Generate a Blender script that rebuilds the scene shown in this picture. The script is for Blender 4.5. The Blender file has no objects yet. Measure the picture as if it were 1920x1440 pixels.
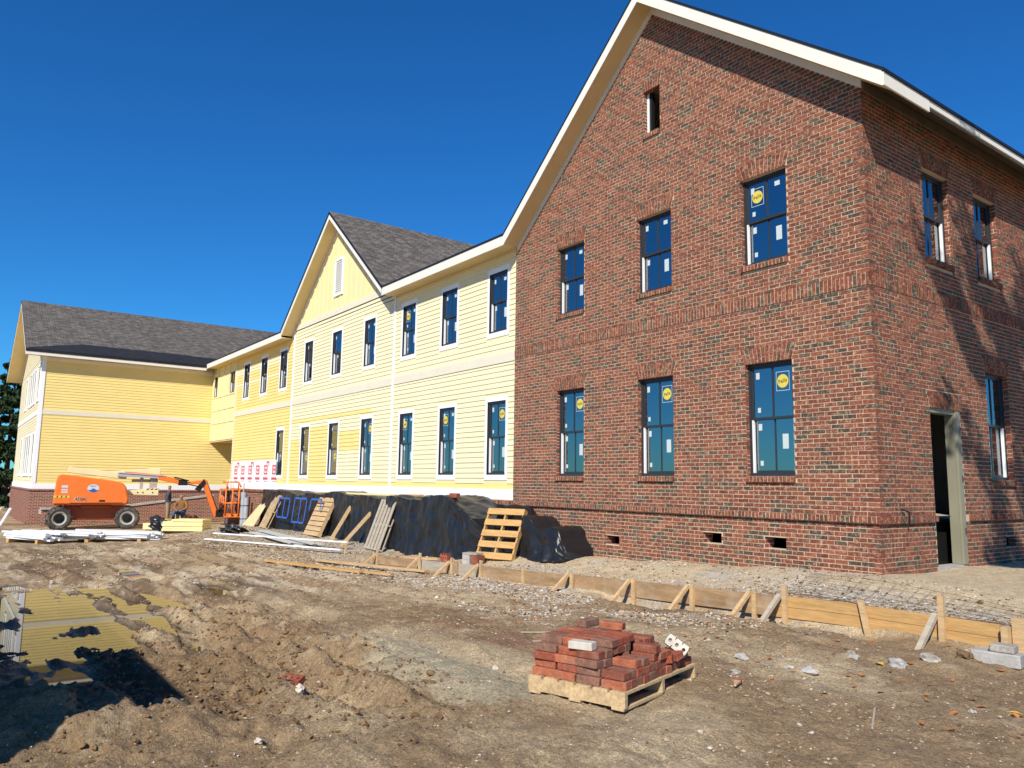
import bpy, bmesh, math, random
import numpy as np
from mathutils import Vector, Matrix
random.seed(7); RNG = np.random.default_rng(7)
S = bpy.context.scene; COL = S.collection
R = math.radians
# ---------------------------------------------------------------- camera, sky, sun, exposure
CAM = Vector((5.797, -10.729, 1.028))
CR = Vector((0.59122, 0.80639, 0.01409)); CU = Vector((0.09573, -0.08751, 0.99155)); CF = Vector((-0.80081, 0.58488, 0.12893))
cam_d = bpy.data.cameras.new('camera'); cam = bpy.data.objects.new('camera', cam_d); COL.objects.link(cam)
cam.matrix_world = Matrix(((CR.x, CU.x, -CF.x, CAM.x), (CR.y, CU.y, -CF.y, CAM.y), (CR.z, CU.z, -CF.z, CAM.z), (0, 0, 0, 1)))
cam_d.sensor_width = 36; cam_d.lens = 1439.5 / 1920 * 36; cam_d.clip_end = 5000; cam_d.clip_start = 0.05
S.camera = cam
LIGHT = Vector((-0.72, 1.0, -0.95)).normalized()          # direction the sunlight travels
SUN_EL = math.asin(-LIGHT.z); SUN_AZ = math.atan2(-LIGHT.x, -LIGHT.y)
W = bpy.data.worlds.new('World'); S.world = W; W.use_nodes = True
nt = W.node_tree; bg = nt.nodes['Background']; sky = nt.nodes.new('ShaderNodeTexSky'); sky.sky_type = 'NISHITA'
sky.sun_disc = False; sky.sun_elevation = SUN_EL; sky.sun_rotation = SUN_AZ
sky.altitude = 300; sky.air_density = 1.0; sky.dust_density = 0.1; sky.ozone_density = 3.0
hs = nt.nodes.new('ShaderNodeHueSaturation'); hs.inputs['Saturation'].default_value = 1.2; nt.links.new(sky.outputs['Color'], hs.inputs['Color']); tint = nt.nodes.new('ShaderNodeMix'); tint.data_type = 'RGBA'; tint.blend_type = 'MULTIPLY'; tint.inputs[0].default_value = 1; tint.inputs[7].default_value = (.30, .92, 1.38, 1); nt.links.new(hs.outputs['Color'], tint.inputs[6]); nt.links.new(tint.outputs[2], bg.inputs['Color']); bg.inputs['Strength'].default_value = 0.084
sun_d = bpy.data.lights.new('sun', 'SUN'); sun_d.energy = 5.0; sun_d.angle = R(0.53); sun_d.color = (1.0, 0.94, 0.84)
sun = bpy.data.objects.new('sun', sun_d); COL.objects.link(sun); sun.rotation_euler = LIGHT.to_track_quat('-Z', 'Y').to_euler()
S.view_settings.view_transform = 'Standard'; S.view_settings.look = 'None'; S.view_settings.gamma = 1.0
S.view_settings.use_curve_mapping = False; S.view_settings.exposure = 0.2

# ---------------------------------------------------------------- materials
def lin(c):
    return tuple(((v / 255) / 12.92 if v / 255 <= 0.04045 else ((v / 255 + 0.055) / 1.055) ** 2.4) for v in c)
def mat(name, col, rough=0.8, spec=0.3, var=0.0, vscale=6.0, var2=0.0, v2scale=60.0, bump=0.0, bscale=80.0, stretch=(1, 1, 1), metal=0.0, dirt=None, dirt_scale=3.0, dirt_amt=0.5):
    """plain procedural surface: base colour, two noises of brightness, optional dirt colour and fine bump (world/object space)"""
    m = bpy.data.materials.new(name); m.use_nodes = True; n = m.node_tree.nodes; l = m.node_tree.links
    b = n['Principled BSDF']; b.inputs['Roughness'].default_value = rough; b.inputs['Specular IOR Level'].default_value = spec
    b.inputs['Metallic'].default_value = metal
    g = n.new('ShaderNodeNewGeometry'); mp = n.new('ShaderNodeMapping'); mp.inputs['Scale'].default_value = stretch
    l.new(g.outputs['Position'], mp.inputs['Vector'])
    src = None
    rgb = n.new('ShaderNodeRGB'); rgb.outputs[0].default_value = (*col, 1); src = rgb.outputs[0]
    def bright(src, amt, sc, detail):
        t = n.new('ShaderNodeTexNoise'); t.inputs['Scale'].default_value = sc; t.inputs['Detail'].default_value = detail
        l.new(mp.outputs['Vector'], t.inputs['Vector'])
        mr = n.new('ShaderNodeMapRange'); mr.inputs['From Min'].default_value = 0.3; mr.inputs['From Max'].default_value = 0.7
        mr.inputs['To Min'].default_value = 1 - amt; mr.inputs['To Max'].default_value = 1 + amt
        l.new(t.outputs['Fac'], mr.inputs['Value'])
        mx = n.new('ShaderNodeMix'); mx.data_type = 'RGBA'; mx.blend_type = 'MULTIPLY'; mx.inputs[0].default_value = 1
        l.new(src, mx.inputs[6]); l.new(mr.outputs['Result'], mx.inputs[7]); return mx.outputs[2]
    if var: src = bright(src, var, vscale, 3)
    if var2: src = bright(src, var2, v2scale, 2)
    if dirt is not None:
        t = n.new('ShaderNodeTexNoise'); t.inputs['Scale'].default_value = dirt_scale; t.inputs['Detail'].default_value = 6; t.inputs['Roughness'].default_value = 0.7
        l.new(g.outputs['Position'], t.inputs['Vector'])
        mr = n.new('ShaderNodeMapRange'); mr.inputs['From Min'].default_value = 0.5; mr.inputs['From Max'].default_value = 0.72; mr.inputs['To Max'].default_value = dirt_amt
        l.new(t.outputs['Fac'], mr.inputs['Value'])
        mx = n.new('ShaderNodeMix'); mx.data_type = 'RGBA'; l.new(mr.outputs['Result'], mx.inputs[0]); l.new(src, mx.inputs[6]); mx.inputs[7].default_value = (*dirt, 1)
        src = mx.outputs[2]
    l.new(src, b.inputs['Base Color'])
    if bump:
        t = n.new('ShaderNodeTexNoise'); t.inputs['Scale'].default_value = bscale; t.inputs['Detail'].default_value = 4
        l.new(mp.outputs['Vector'], t.inputs['Vector'])
        bp = n.new('ShaderNodeBump'); bp.inputs['Strength'].default_value = bump; bp.inputs['Distance'].default_value = 0.01
        l.new(t.outputs['Fac'], bp.inputs['Height']); l.new(bp.outputs['Normal'], b.inputs['Normal'])
    return m
M = {}
# wall bricks: seven fired tones, all with pale mortar smears
BT = [(.225, .066, .037), (.188, .056, .033), (.26, .084, .046), (.152, .050, .032), (.076, .056, .040), (.108, .072, .048), (.138, .055, .036)]
for i, c in enumerate(BT):
    M['brick%d' % i] = mat('fired_brick_tone_%d' % i, c, 0.9, 0.2, 0.16, 9, 0.2, 70, 0.5, 130, dirt=(.54, .41, .28), dirt_scale=19, dirt_amt=0.75)
BW = [.26, .21, .14, .13, .09, .09, .08]
for i, c in enumerate([(.33, .085, .045), (.27, .072, .042), (.36, .115, .06), (.24, .078, .048), (.22, .11, .075)]):
    M['lbrick%d' % i] = mat('loose_brick_tone_%d' % i, c, 0.9, 0.2, 0.2, 12, 0.2, 60, 0.5, 110, dirt=(.33, .25, .19), dirt_scale=16, dirt_amt=0.5)
M['mortar'] = mat('mortar', (.56, .43, .295), 0.95, 0.1, 0.12, 3, 0.15, 50, 0.4, 90)
M['cream'] = mat('primed_cream_siding', (.79, .705, .455), 0.6, 0.3, 0.03, 1.5, 0.02, 30)
M['yellow'] = mat('painted_yellow_siding', (.82, .637, .235), 0.55, 0.35, 0.03, 1.5, 0.02, 30)
M['gyellow'] = mat('pale_yellow_panel', (.80, .68, .36), 0.6, 0.3, 0.03, 1.5)
M['soffit'] = mat('primed_soffit', (.72, .56, .29), 0.7, 0.25, 0.04, 2)
M['fascia'] = mat('primed_fascia', (.77, .73, .64), 0.6, 0.3, 0.03, 2, dirt=(.5, .46, .4), dirt_scale=5, dirt_amt=0.15)
M['white'] = mat('white_trim_paint', (.83, .84, .86), 0.5, 0.35, 0.02, 2)
M['band'] = mat('primed_band_board', (.72, .66, .52), 0.6, 0.3, 0.03, 2)
M['frame'] = mat('dark_bronze_frame', (.03, .033, .037), 0.35, 0.5)
M['liner'] = mat('white_jamb_liner', (.8, .8, .78), 0.4, 0.4)
M['drip'] = mat('black_drip_edge', (.012, .012, .014), 0.5, 0.4)
M['interior'] = mat('bare_interior_framing', (.5, .46, .38), 0.9, 0.1, 0.15, 2)
M['sticker'] = mat('white_sticker', (.52, .58, .57), 0.6, 0.3)
M['sticker_y'] = mat('yellow_sticker', (.66, .53, .08), 0.6, 0.3)
M['sticker_d'] = mat('dark_sticker_print', (.02, .05, .06), 0.6, 0.3)
M['doorframe'] = mat('olive_primed_steel', (.25, .235, .165), 0.5, 0.4, 0.05, 3)
M['black'] = mat('flat_black', (.01, .01, .01), 0.6, 0.3)
M['wrap'] = mat('white_house_wrap', (.83, .83, .84), 0.45, 0.4, 0.03, 2, bump=0.3, bscale=4)
M['red_print'] = mat('red_print', (.72, .10, .14), 0.6, 0.3)
M['wood'] = mat('new_pine', (.53, .36, .19), 0.8, 0.2, 0.12, 5, 0.14, 30, 0.25, 60, stretch=(.35, 2.5, 3))
M['wood2'] = mat('form_pine', (.52, .31, .12), 0.8, 0.2, 0.14, 4, 0.14, 24, 0.25, 60, stretch=(.3, 3, 4))
M['woodd'] = mat('used_form_plywood', (.36, .23, .12), 0.85, 0.2, 0.2, 3, 0.18, 25, 0.3, 60, stretch=(.4, 3, 4), dirt=(.5, .42, .32), dirt_scale=3, dirt_amt=.5)
M['woodg'] = mat('weathered_board', (.42, .36, .28), 0.9, 0.15, 0.12, 5, 0.12, 30, 0.25, 60, stretch=(.4, 3, 4))
M['pale_wood'] = mat('pallet_wood', (.50, .36, .20), 0.85, 0.2, 0.22, 6, 0.2, 40, 0.25, 70)
M['osb'] = mat('plywood_sheet', (.66, .52, .28), 0.85, 0.2, 0.1, 8)
M['concrete'] = mat('pale_concrete', (.40, .38, .35), 0.95, 0.15, 0.12, 4, 0.12, 40, 0.4, 80)
M['stone'] = mat('pale_stone', (.36, .33, .28), 0.95, 0.15, 0.2, 5, 0.15, 40, 0.4, 70)
M['steel'] = mat('rusty_rebar_wire', (.13, .09, .06), 0.7, 0.4)
M['galv'] = mat('grey_conduit', (.36, .38, .41), 0.5, 0.4, 0.05, 3)
M['pvc'] = mat('white_pvc', (.78, .78, .77), 0.4, 0.4)
M['greybd'] = mat('grey_primed_board', (.5, .5, .46), 0.7, 0.3, 0.05, 3)
M['bluetape'] = mat('blue_tape', (.025, .12, .45), 0.5, 0.4)
M['ybundle'] = mat('yellow_siding_bundle', (.82, .68, .32), 0.6, 0.3, 0.04, 3)
M['orange'] = mat('orange_machine_paint', (.78, .17, .022), 0.38, 0.5, 0.04, 2, dirt=(.45, .3, .2), dirt_scale=4, dirt_amt=0.12)
M['orange_shaded'] = mat('shaded_orange_chassis', (.42, .085, .02), 0.5, 0.4, 0.06, 2, dirt=(.25, .17, .11), dirt_scale=4, dirt_amt=0.4)  # machine orange darkened to carry the shade below the turntable, plus dirt
M['boomcream'] = mat('cream_boom_paint', (.74, .64, .36), 0.45, 0.4, 0.04, 2)
M['rubber'] = mat('dusty_tyre_rubber', (.075, .068, .06), 0.9, 0.2, 0.3, 6, dirt=(.3, .23, .16), dirt_scale=6, dirt_amt=0.6)
M['rim'] = mat('dusty_rim', (.42, .40, .36), 0.6, 0.4, 0.1, 6)
M['blue_print'] = mat('blue_print', (.04, .08, .4), 0.5, 0.3)
M['skin'] = mat('skin', (.36, .19, .12), 0.6, 0.3)
M['hoodie'] = mat('dark_grey_cloth', (.075, .08, .10), 0.95, 0.1, 0.1, 12)
M['khaki'] = mat('khaki_cloth', (.30, .25, .17), 0.95, 0.1, 0.1, 12)
M['tan'] = mat('tan_canvas', (.27, .14, .055), 0.95, 0.1, 0.12, 12)
M['jeans'] = mat('blue_denim', (.06, .11, .2), 0.95, 0.1, 0.1, 12)
M['boot'] = mat('brown_boot', (.06, .04, .025), 0.8, 0.2)
M['hair'] = mat('dark_hair', (.03, .022, .018), 0.9, 0.2)
M['needle'] = mat('dark_needles', (.028, .05, .022), 0.9, 0.1, 0.35, 2)
M['needle2'] = mat('pale_needles', (.055, .085, .03), 0.9, 0.1, 0.3, 2)  # paler green, mixed at random among the dark needles
M['bark'] = mat('bark', (.11, .085, .06), 0.95, 0.1, 0.2, 5, bump=.5, bscale=30)
M['leaf'] = mat('autumn_green_leaf', (.08, .10, .03), 0.8, 0.2, 0.3, 3)
M['leaf_o'] = mat('fallen_orange_leaf', (.42, .16, .05), 0.9, 0.1, 0.3, 20)
M['clod'] = mat('mud_clod', (.19, .118, .062), 0.95, 0.1, 0.25, 4, 0.2, 40, 0.5, 60)
M['gravel0'] = mat('gravel_pale', (.52, .47, .40), 0.95, 0.1, 0.25, 9)
M['gravel1'] = mat('gravel_tan', (.42, .33, .22), 0.95, 0.1, 0.25, 9)
M['shaded_soffit'] = mat('shaded_soffit_board', (.16, .125, .085), .9, .1, .15, 3)  # side eave boards: shade under the overhang worked into a darker colour
M['container'] = mat('grey_container_paint', (.25, .27, .28), 0.5, 0.4, 0.05, 1)
def shingle_mat():
    m = bpy.data.materials.new('asphalt_shingle'); m.use_nodes = True; n = m.node_tree.nodes; l = m.node_tree.links; b = n['Principled BSDF']
    b.inputs['Roughness'].default_value = 0.95; b.inputs['Specular IOR Level'].default_value = 0.15
    uv = n.new('ShaderNodeUVMap'); uv.uv_map = 'UVMap'
    br = n.new('ShaderNodeTexBrick'); br.offset = 0.37; br.squash = 1.0
    for k, v in (('Scale', 1.0), ('Mortar Size', 0.006), ('Brick Width', 0.24), ('Row Height', 0.14), ('Bias', -0.1)): br.inputs[k].default_value = v
    br.inputs['Color1'].default_value = (.10, .088, .077, 1); br.inputs['Color2'].default_value = (.19, .168, .145, 1); br.inputs['Mortar'].default_value = (.02, .018, .018, 1)
    l.new(uv.outputs['UV'], br.inputs['Vector'])
    t = n.new('ShaderNodeTexNoise'); t.inputs['Scale'].default_value = 4; t.inputs['Detail'].default_value = 6; l.new(uv.outputs['UV'], t.inputs['Vector'])
    mx = n.new('ShaderNodeMix'); mx.data_type = 'RGBA'; mx.blend_type = 'OVERLAY'; mx.inputs[0].default_value = 0.5
    l.new(br.outputs['Color'], mx.inputs[6]); l.new(t.outputs['Fac'], mx.inputs[7]); l.new(mx.outputs[2], b.inputs['Base Color'])
    bp = n.new('ShaderNodeBump'); bp.inputs['Strength'].default_value = 0.8; bp.inputs['Distance'].default_value = 0.01
    l.new(br.outputs['Fac'], bp.inputs['Height']); bp.invert = True; l.new(bp.outputs['Normal'], b.inputs['Normal']); return m
M['shingle'] = shingle_mat()
M['felt'] = mat('black_roof_underlay', (.022, .022, .025), 0.7, 0.3, 0.2, 3)
def glass_mat():
    m = bpy.data.materials.new('window_glass'); m.use_nodes = True; n = m.node_tree.nodes; l = m.node_tree.links
    out = n['Material Output']; n.remove(n['Principled BSDF'])
    tr = n.new('ShaderNodeBsdfTransparent'); tr.inputs['Color'].default_value = (.38, .45, .56, 1)
    gl = n.new('ShaderNodeBsdfGlossy'); gl.inputs['Roughness'].default_value = 0.01; gl.inputs['Color'].default_value = (.9, .95, 1, 1)
    fr = n.new('ShaderNodeFresnel'); fr.inputs['IOR'].default_value = 3.9
    t = n.new('ShaderNodeTexNoise'); t.inputs['Scale'].default_value = 1.3; bp = n.new('ShaderNodeBump'); bp.inputs['Strength'].default_value = 0.02
    l.new(t.outputs['Fac'], bp.inputs['Height']); l.new(bp.outputs['Normal'], gl.inputs['Normal'])
    mx = n.new('ShaderNodeMixShader'); l.new(fr.outputs[0], mx.inputs[0]); l.new(tr.outputs[0], mx.inputs[1]); l.new(gl.outputs[0], mx.inputs[2])
    l.new(mx.outputs[0], out.inputs['Surface']); return m
M['glass'] = glass_mat()
def plastic_mat():
    m = mat('black_polythene', (.012, .012, .014), 0.36, 0.5, bump=0.0); n = m.node_tree.nodes; l = m.node_tree.links; b = n['Principled BSDF']
    t = n.new('ShaderNodeTexNoise'); t.noise_type = 'RIDGED_MULTIFRACTAL'; t.inputs['Scale'].default_value = 5.5; t.inputs['Detail'].default_value = 3; t.inputs['Distortion'].default_value = .8
    g = n.new('ShaderNodeNewGeometry'); l.new(g.outputs['Position'], t.inputs['Vector'])
    bp = n.new('ShaderNodeBump'); bp.inputs['Strength'].default_value = .25; bp.inputs['Distance'].default_value = .02
    l.new(t.outputs['Fac'], bp.inputs['Height']); l.new(bp.outputs['Normal'], b.inputs['Normal'])
    t2 = n.new('ShaderNodeTexNoise'); t2.inputs['Scale'].default_value = 2.5; t2.inputs['Detail'].default_value = 8; l.new(g.outputs['Position'], t2.inputs['Vector'])
    mr = n.new('ShaderNodeMapRange'); mr.inputs['From Min'].default_value = .55; mr.inputs['From Max'].default_value = .8; mr.inputs['To Max'].default_value = .10
    l.new(t2.outputs['Fac'], mr.inputs['Value']); mx = n.new('ShaderNodeMix'); mx.data_type = 'RGBA'; l.new(mr.outputs[0], mx.inputs[0])
    mx.inputs[6].default_value = (.012, .012, .014, 1); mx.inputs[7].default_value = (.14, .13, .12, 1); l.new(mx.outputs[2], b.inputs['Base Color']); return m
M['plastic'] = plastic_mat()
def water_mat():
    m = bpy.data.materials.new('muddy_water'); m.use_nodes = True; n = m.node_tree.nodes; l = m.node_tree.links; b = n['Principled BSDF']
    b.inputs['Base Color'].default_value = (.07, .048, .028, 1); b.inputs['Roughness'].default_value = 0.015; b.inputs['IOR'].default_value = 1.333; b.inputs['Specular IOR Level'].default_value = .5
    t = n.new('ShaderNodeTexNoise'); t.inputs['Scale'].default_value = 3; bp = n.new('ShaderNodeBump'); bp.inputs['Strength'].default_value = .015
    g = n.new('ShaderNodeNewGeometry'); l.new(g.outputs['Position'], t.inputs['Vector'])
    l.new(t.outputs['Fac'], bp.inputs['Height']); l.new(bp.outputs['Normal'], b.inputs['Normal']); return m
M['water'] = water_mat()

# ---------------------------------------------------------------- mesh helpers
class MB:
    def __init__(s): s.v = []; s.f = []; s.m = []
    def face(s, pts, mi=0):
        o = len(s.v); s.v += [tuple(p) for p in pts]; s.f.append(tuple(range(o, o + len(pts)))); s.m.append(mi); return s
    def hexa(s, p, mi=0, skip=()):
        """p: 8 corners, 0-3 bottom ccw, 4-7 top ccw"""
        o = len(s.v); s.v += [tuple(q) for q in p]
        for k, f in enumerate(((0, 3, 2, 1), (4, 5, 6, 7), (0, 1, 5, 4), (1, 2, 6, 5), (2, 3, 7, 6), (3, 0, 4, 7))):
            if k in skip: continue
            s.f.append(tuple(o + i for i in f)); s.m.append(mi)
        return s
    def box(s, x0, x1, y0, y1, z0, z1, mi=0, skip=()):
        return s.hexa([(x0, y0, z0), (x1, y0, z0), (x1, y1, z0), (x0, y1, z0), (x0, y0, z1), (x1, y0, z1), (x1, y1, z1), (x0, y1, z1)], mi, skip)
    def beam(s, a, b, w, h, mi=0, up=(0, 0, 1)):
        """rectangular bar from a to b; w across, h along up"""
        a = Vector(a); b = Vector(b); d = (b - a).normalized(); u = Vector(up)
        if abs(d.dot(u)) > .98: u = Vector((0, 1, 0))
        x = d.cross(u).normalized() * w / 2; z = x.cross(d).normalized() * h / 2
        return s.hexa([a - x - z, a + x - z, b + x - z, b - x - z, a - x + z, a + x + z, b + x + z, b - x + z], mi)
    def tube(s, a, b, r0, r1=None, n=8, mi=0, caps=True):
        a = Vector(a); b = Vector(b); r1 = r0 if r1 is None else r1; d = (b - a).normalized()
        u = Vector((0, 0, 1)) if abs(d.z) < .9 else Vector((1, 0, 0)); x = d.cross(u).normalized(); y = d.cross(x)
        o = len(s.v)
        for p, r in ((a, r0), (b, r1)):
            for i in range(n):
                t = 2 * math.pi * i / n; s.v.append(tuple(p + x * math.cos(t) * r + y * math.sin(t) * r))
        for i in range(n):
            j = (i + 1) % n; s.f.append((o + i, o + n + i, o + n + j, o + j)); s.m.append(mi)
        if caps:
            s.f.append(tuple(o + i for i in range(n))); s.m.append(mi); s.f.append(tuple(o + n + i for i in reversed(range(n)))); s.m.append(mi)
        return s
    def prism(s, prof, y0, y1, mi=0):
        """profile in (x,z) extruded along y"""
        o = len(s.v); n = len(prof); s.v += [(x, y0, z) for x, z in prof] + [(x, y1, z) for x, z in prof]
        s.f.append(tuple(o + i for i in range(n))); s.m.append(mi); s.f.append(tuple(o + n + i for i in reversed(range(n)))); s.m.append(mi)
        for i in range(n):
            j = (i + 1) % n; s.f.append((o + i, o + n + i, o + n + j, o + j)); s.m.append(mi)
        return s
    def mesh(s, name, mats):
        me = bpy.data.meshes.new(name); me.from_pydata(s.v, [], s.f)
        for m in mats: me.materials.append(M[m] if isinstance(m, str) else m)
        if any(s.m): me.polygons.foreach_set('material_index', s.m)
        me.update(); return me
    def build(s, name, mats, parent=None, smooth=False, fix=True, bevel=0):
        if isinstance(mats, str): mats = [mats]
        me = s.mesh(name, mats)
        if fix:
            b = bmesh.new(); b.from_mesh(me); bmesh.ops.recalc_face_normals(b, faces=b.faces); b.to_mesh(me); b.free()
        if smooth: me.polygons.foreach_set('use_smooth', [True] * len(me.polygons))
        return link(name, me, parent, bevel)
def link(name, me, parent=None, bevel=0):
    o = bpy.data.objects.new(name, me); COL.objects.link(o)
    if parent is not None: o.parent = parent
    if bevel:
        md = o.modifiers.new('bevel', 'BEVEL'); md.width = bevel; md.segments = 1; md.limit_method = 'ANGLE'
    return o
def tag(o, label, cat, group=None):
    o['label'] = label; o['category'] = cat
    if group: o['group'] = group
    return o
def thing(name, label, cat, loc=(0, 0, 0), rz=0, group=None):
    o = bpy.data.objects.new(name, None); COL.objects.link(o); o.location = loc; o.rotation_euler = (0, 0, rz); o.empty_display_size = .2
    return tag(o, label, cat, group)
def struct(o): o['kind'] = 'structure'; return o
def stuff(o): o['kind'] = 'stuff'; return o
_txt = {}
def text_mesh(body, size, material):
    k = (body, size, material)
    if k not in _txt:
        c = bpy.data.curves.new('t', 'FONT'); c.body = body; c.size = size; c.align_x = 'CENTER'; c.align_y = 'CENTER'
        o = bpy.data.objects.new('t', c); COL.objects.link(o); dg = bpy.context.evaluated_depsgraph_get()
        me = bpy.data.meshes.new_from_object(o.evaluated_get(dg)); bpy.data.objects.remove(o); bpy.data.curves.remove(c)
        me.materials.clear(); me.materials.append(M[material]); _txt[k] = me
    return _txt[k]
# value noise on arrays
_lat = RNG.random((8, 256, 256)).astype(np.float32)
def vnoise(x, y, k=0):
    xi = np.floor(x).astype(int); yi = np.floor(y).astype(int); fx = x - xi; fy = y - yi
    fx = fx * fx * (3 - 2 * fx); fy = fy * fy * (3 - 2 * fy); L = _lat[k % 8]
    g = lambda a, b: L[a & 255, b & 255]
    return (g(xi, yi) * (1 - fx) + g(xi + 1, yi) * fx) * (1 - fy) + (g(xi, yi + 1) * (1 - fx) + g(xi + 1, yi + 1) * fx) * fy - .5
def fbm(x, y, o=4, k=0, gain=.5):
    r = 0; a = 1
    for i in range(o): r = r + a * vnoise(x * 2 ** i + 17.3 * i, y * 2 ** i - 9.1 * i, k + i); a *= gain
    return r
# ---------------------------------------------------------------- ground height (metres, relative to a datum near the brick corner)
GC = np.array([(0, 0, -.16), (-1.1, 0, -.18), (-3.4, 0, -.29), (-5.3, 0, -.375), (-8, -.5, -.47), (-12.5, -.7, -.6), (-18, -.7, -.63), (-23, -.5, -.66), (-30, -.5, -.95),
 (-30.5, -5, -1.04), (-29, -6.9, -1.02), (-29, -4.5, -1.01), (-35, -7, -1.12), (-42, -9, -1.15), (-35, 0, -1.05), (0, 2.3, -.18), (0, 5, -.18), (3, 3, -.2), (6, 0, -.3), (2.4, -1.95, -.40), (0, -1.95, -.36), (-1.6, -1.95, -.42), (-4, -1.95, -.50), (-6, -1.95, -.57), (-7.7, -1.95, -.64), (-10, -1.95, -.7), (-12, -1.95, -.78),
 (2.4, -2.6, -.60), (1.2, -2.6, -.60), (0, -2.6, -.62), (-2, -2.6, -.68), (-4, -2.65, -.73), (-6, -2.65, -.80), (-7.7, -2.65, -.85), (-10, -2.7, -.9), (-12, -2.8, -.92), (-17, -3, -.85), (1.2, -6.7, -.57), (3.8, -5.4, -.56), (2.2, -8, -.55), (5.8, -10.7, -.56), (8, -6, -.5), (12, -12, -.5),
 (.5, -10.3, -.6), (-1, -9, -.68), (-6, -9, -.76), (-12, -8, -.88), (-20, -8, -1.0), (-24, -6, -1.02), (-28, -12, -1.1), (-10, -14, -.9), (0, -14, -.65), (-50, -20, -1.2), (-60, -5, -1.1), (-20, -20, -1.0), (10, 12, -.2), (0, -20, -.7)])
def gz(x, y):
    x = np.asarray(x, float); y = np.asarray(y, float); num = 0; den = 0
    for cx, cy, cz in GC:
        w = 1 / ((x - cx) ** 2 + ((y - cy) * 1.6) ** 2 + .25) ** 1.7; num = num + w * cz; den = den + w
    return num / den
def G(x, y): return float(gz(x, y))
# ---------------------------------------------------------------- ground sheet
PUD = [(-5.7, -9.25, 2.1, .95, -.745), (-2.3, -10.0, 1.3, .55, -.73), (-3.3, -9.05, .5, .22, -.735), (-2.6, -8.55, .35, .12, -.72), (-9.9, -9.7, .9, .35, -.87), (-7.6, -6.9, .8, .25, -.80), (-7.3, -6.35, .9, .25, -.80), (-6.0, -5.95, .45, .14, -.785), (-11.2, -7.6, .8, .18, -.88)]
def sstep(a, b, x): t = np.clip((x - a) / (b - a), 0, 1); return t * t * (3 - 2 * t)
def pud_mask(x, y, p):
    r = np.sqrt(((x - p[0]) / p[2]) ** 2 + ((y - p[1]) / p[3]) ** 2) + fbm(x * 1.3, y * 2.2, 3, 3) * .55
    return sstep(1.12, .8, r)
def H(x, y):
    x = np.asarray(x, float); y = np.asarray(y, float)
    z = gz(x, y)
    inside = sstep(-2.5, -2.1, y) * sstep(-12, -9, x)                       # smoother pad inside the forms
    near = sstep(34, 6, np.hypot(x - 5.8, y + 10.7))
    amp = (1 - .75 * inside) * near
    z = z + amp * (.055 * fbm(x * .8, y * .8, 3, 1) + .035 * fbm(x * 2.6, y * 3.2, 3, 2))
    # churned clods in the near left, wheel ruts running away from the camera
    left = sstep(2.2, -.6, x - .25 * (y + 9)) * sstep(-6.9, -7.7, y + .12 * x) * sstep(-9, -5, x)
    rid = 1 - np.abs(fbm(x * 2.1, y * 2.1, 4, 4) * 2)
    z = z + left * (.085 * (rid - .72) + .075 * fbm(x * 6, y * 6, 5, 5, .68))
    for yc, dp in ((-7.75, .06), (-6.9, .035), (-8.35, .07)):
        yy = yc + .07 * (x + 3) + .25 * vnoise(x * .35, x * 0 + yc, 6)
        g = np.exp(-((y - yy) / .17) ** 2) - .8 * np.exp(-((np.abs(y - yy) - .3) / .13) ** 2)
        z = z - dp * g * sstep(1.6, .2, x) * sstep(-16, -9, x) * (.8 + vnoise(x * 3, y * 3, 2))
    rough_ = (.65 + .7 * sstep(-.1, .3, fbm(x * .7, y * .7, 2, 6))) * (1 - .6 * inside)
    z = z + near * rough_ * (.026 * fbm(x * 6, y * 8, 4, 0, .62) + .014 * fbm(x * 23, y * 23, 3, 3, .7))
    mid = sstep(-3.5, -6, x) * sstep(-24, -18, x) * sstep(-3.2, -4.2, y) * sstep(-11, -9.6, y)
    for k_, (y0_, sl_, ph_) in enumerate(((-4.9, .03, 0), (-5.5, .03, 1), (-6.9, -.02, 2), (-7.5, -.02, 3), (-8.6, .05, 4))):
        yy = y0_ + sl_ * (x + 8) + .12 * np.sin(x * .35 + ph_); d_ = np.abs(y - yy)
        z = z + mid * (-.035 * np.exp(-(d_ / .15) ** 2) + .03 * np.exp(-((d_ - .24) / .07) ** 2) + .014 * np.sin(x * 26 + np.sign(y - yy) * 1.2) * np.exp(-(d_ / .14) ** 2))
    z = z + mid * .03 * fbm(x * 3.1, y * 5.2, 4, 1, .65)
    # small mounds beside the forms and the mud bank at lower left
    for mx, my, mr, mh in ((-5.3, -3.0, .5, .16), (2.2, -3.0, .45, .08), (.2, -3.4, 1.2, .07), (-.3, -9.9, .55, .16), (.25, -9.35, .35, .1), (-.9, -10.35, .7, .14), (-1.3, -8.35, .6, .1)):
        z = z + mh * np.exp(-(((x - mx) ** 2 + (y - my) ** 2) / mr ** 2)) * (1 + .8 * fbm(x * 5, y * 5, 3, 1))
    for p in PUD:
        m = pud_mask(x, y, p); z = z * (1 - m) + m * (p[4] - .03 + .16 * (fbm(x * 1.1, y * 4.0, 4, 6)))
    zf_ = -.30 + .036 * np.minimum(x, .6)
    m = sstep(-3.3, -2.6, y) * (y < -2.235) * sstep(-13, -11, x) * sstep(2.9, 2.5, x); z = z * (1 - m) + m * np.minimum(z, zf_ - .235 + .05 * fbm(x * 3, y * 3, 2, 1))
    m = (y > -2.235) * sstep(-1.5, -2.0, y) * sstep(-13, -11, x) * sstep(2.9, 2.5, x); z = z * (1 - m) + m * (zf_ - .075 + .02 * fbm(x * 5, y * 5, 3, 2))
    # gap dug out beneath the form boards
    z = z - .16 * np.exp(-((y + 2.36) / .17) ** 2) * sstep(-3.6, -2.6, x) * sstep(1.4, .4, x)
    return z
def HZ(x, y): return float(H(x, y))
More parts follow.
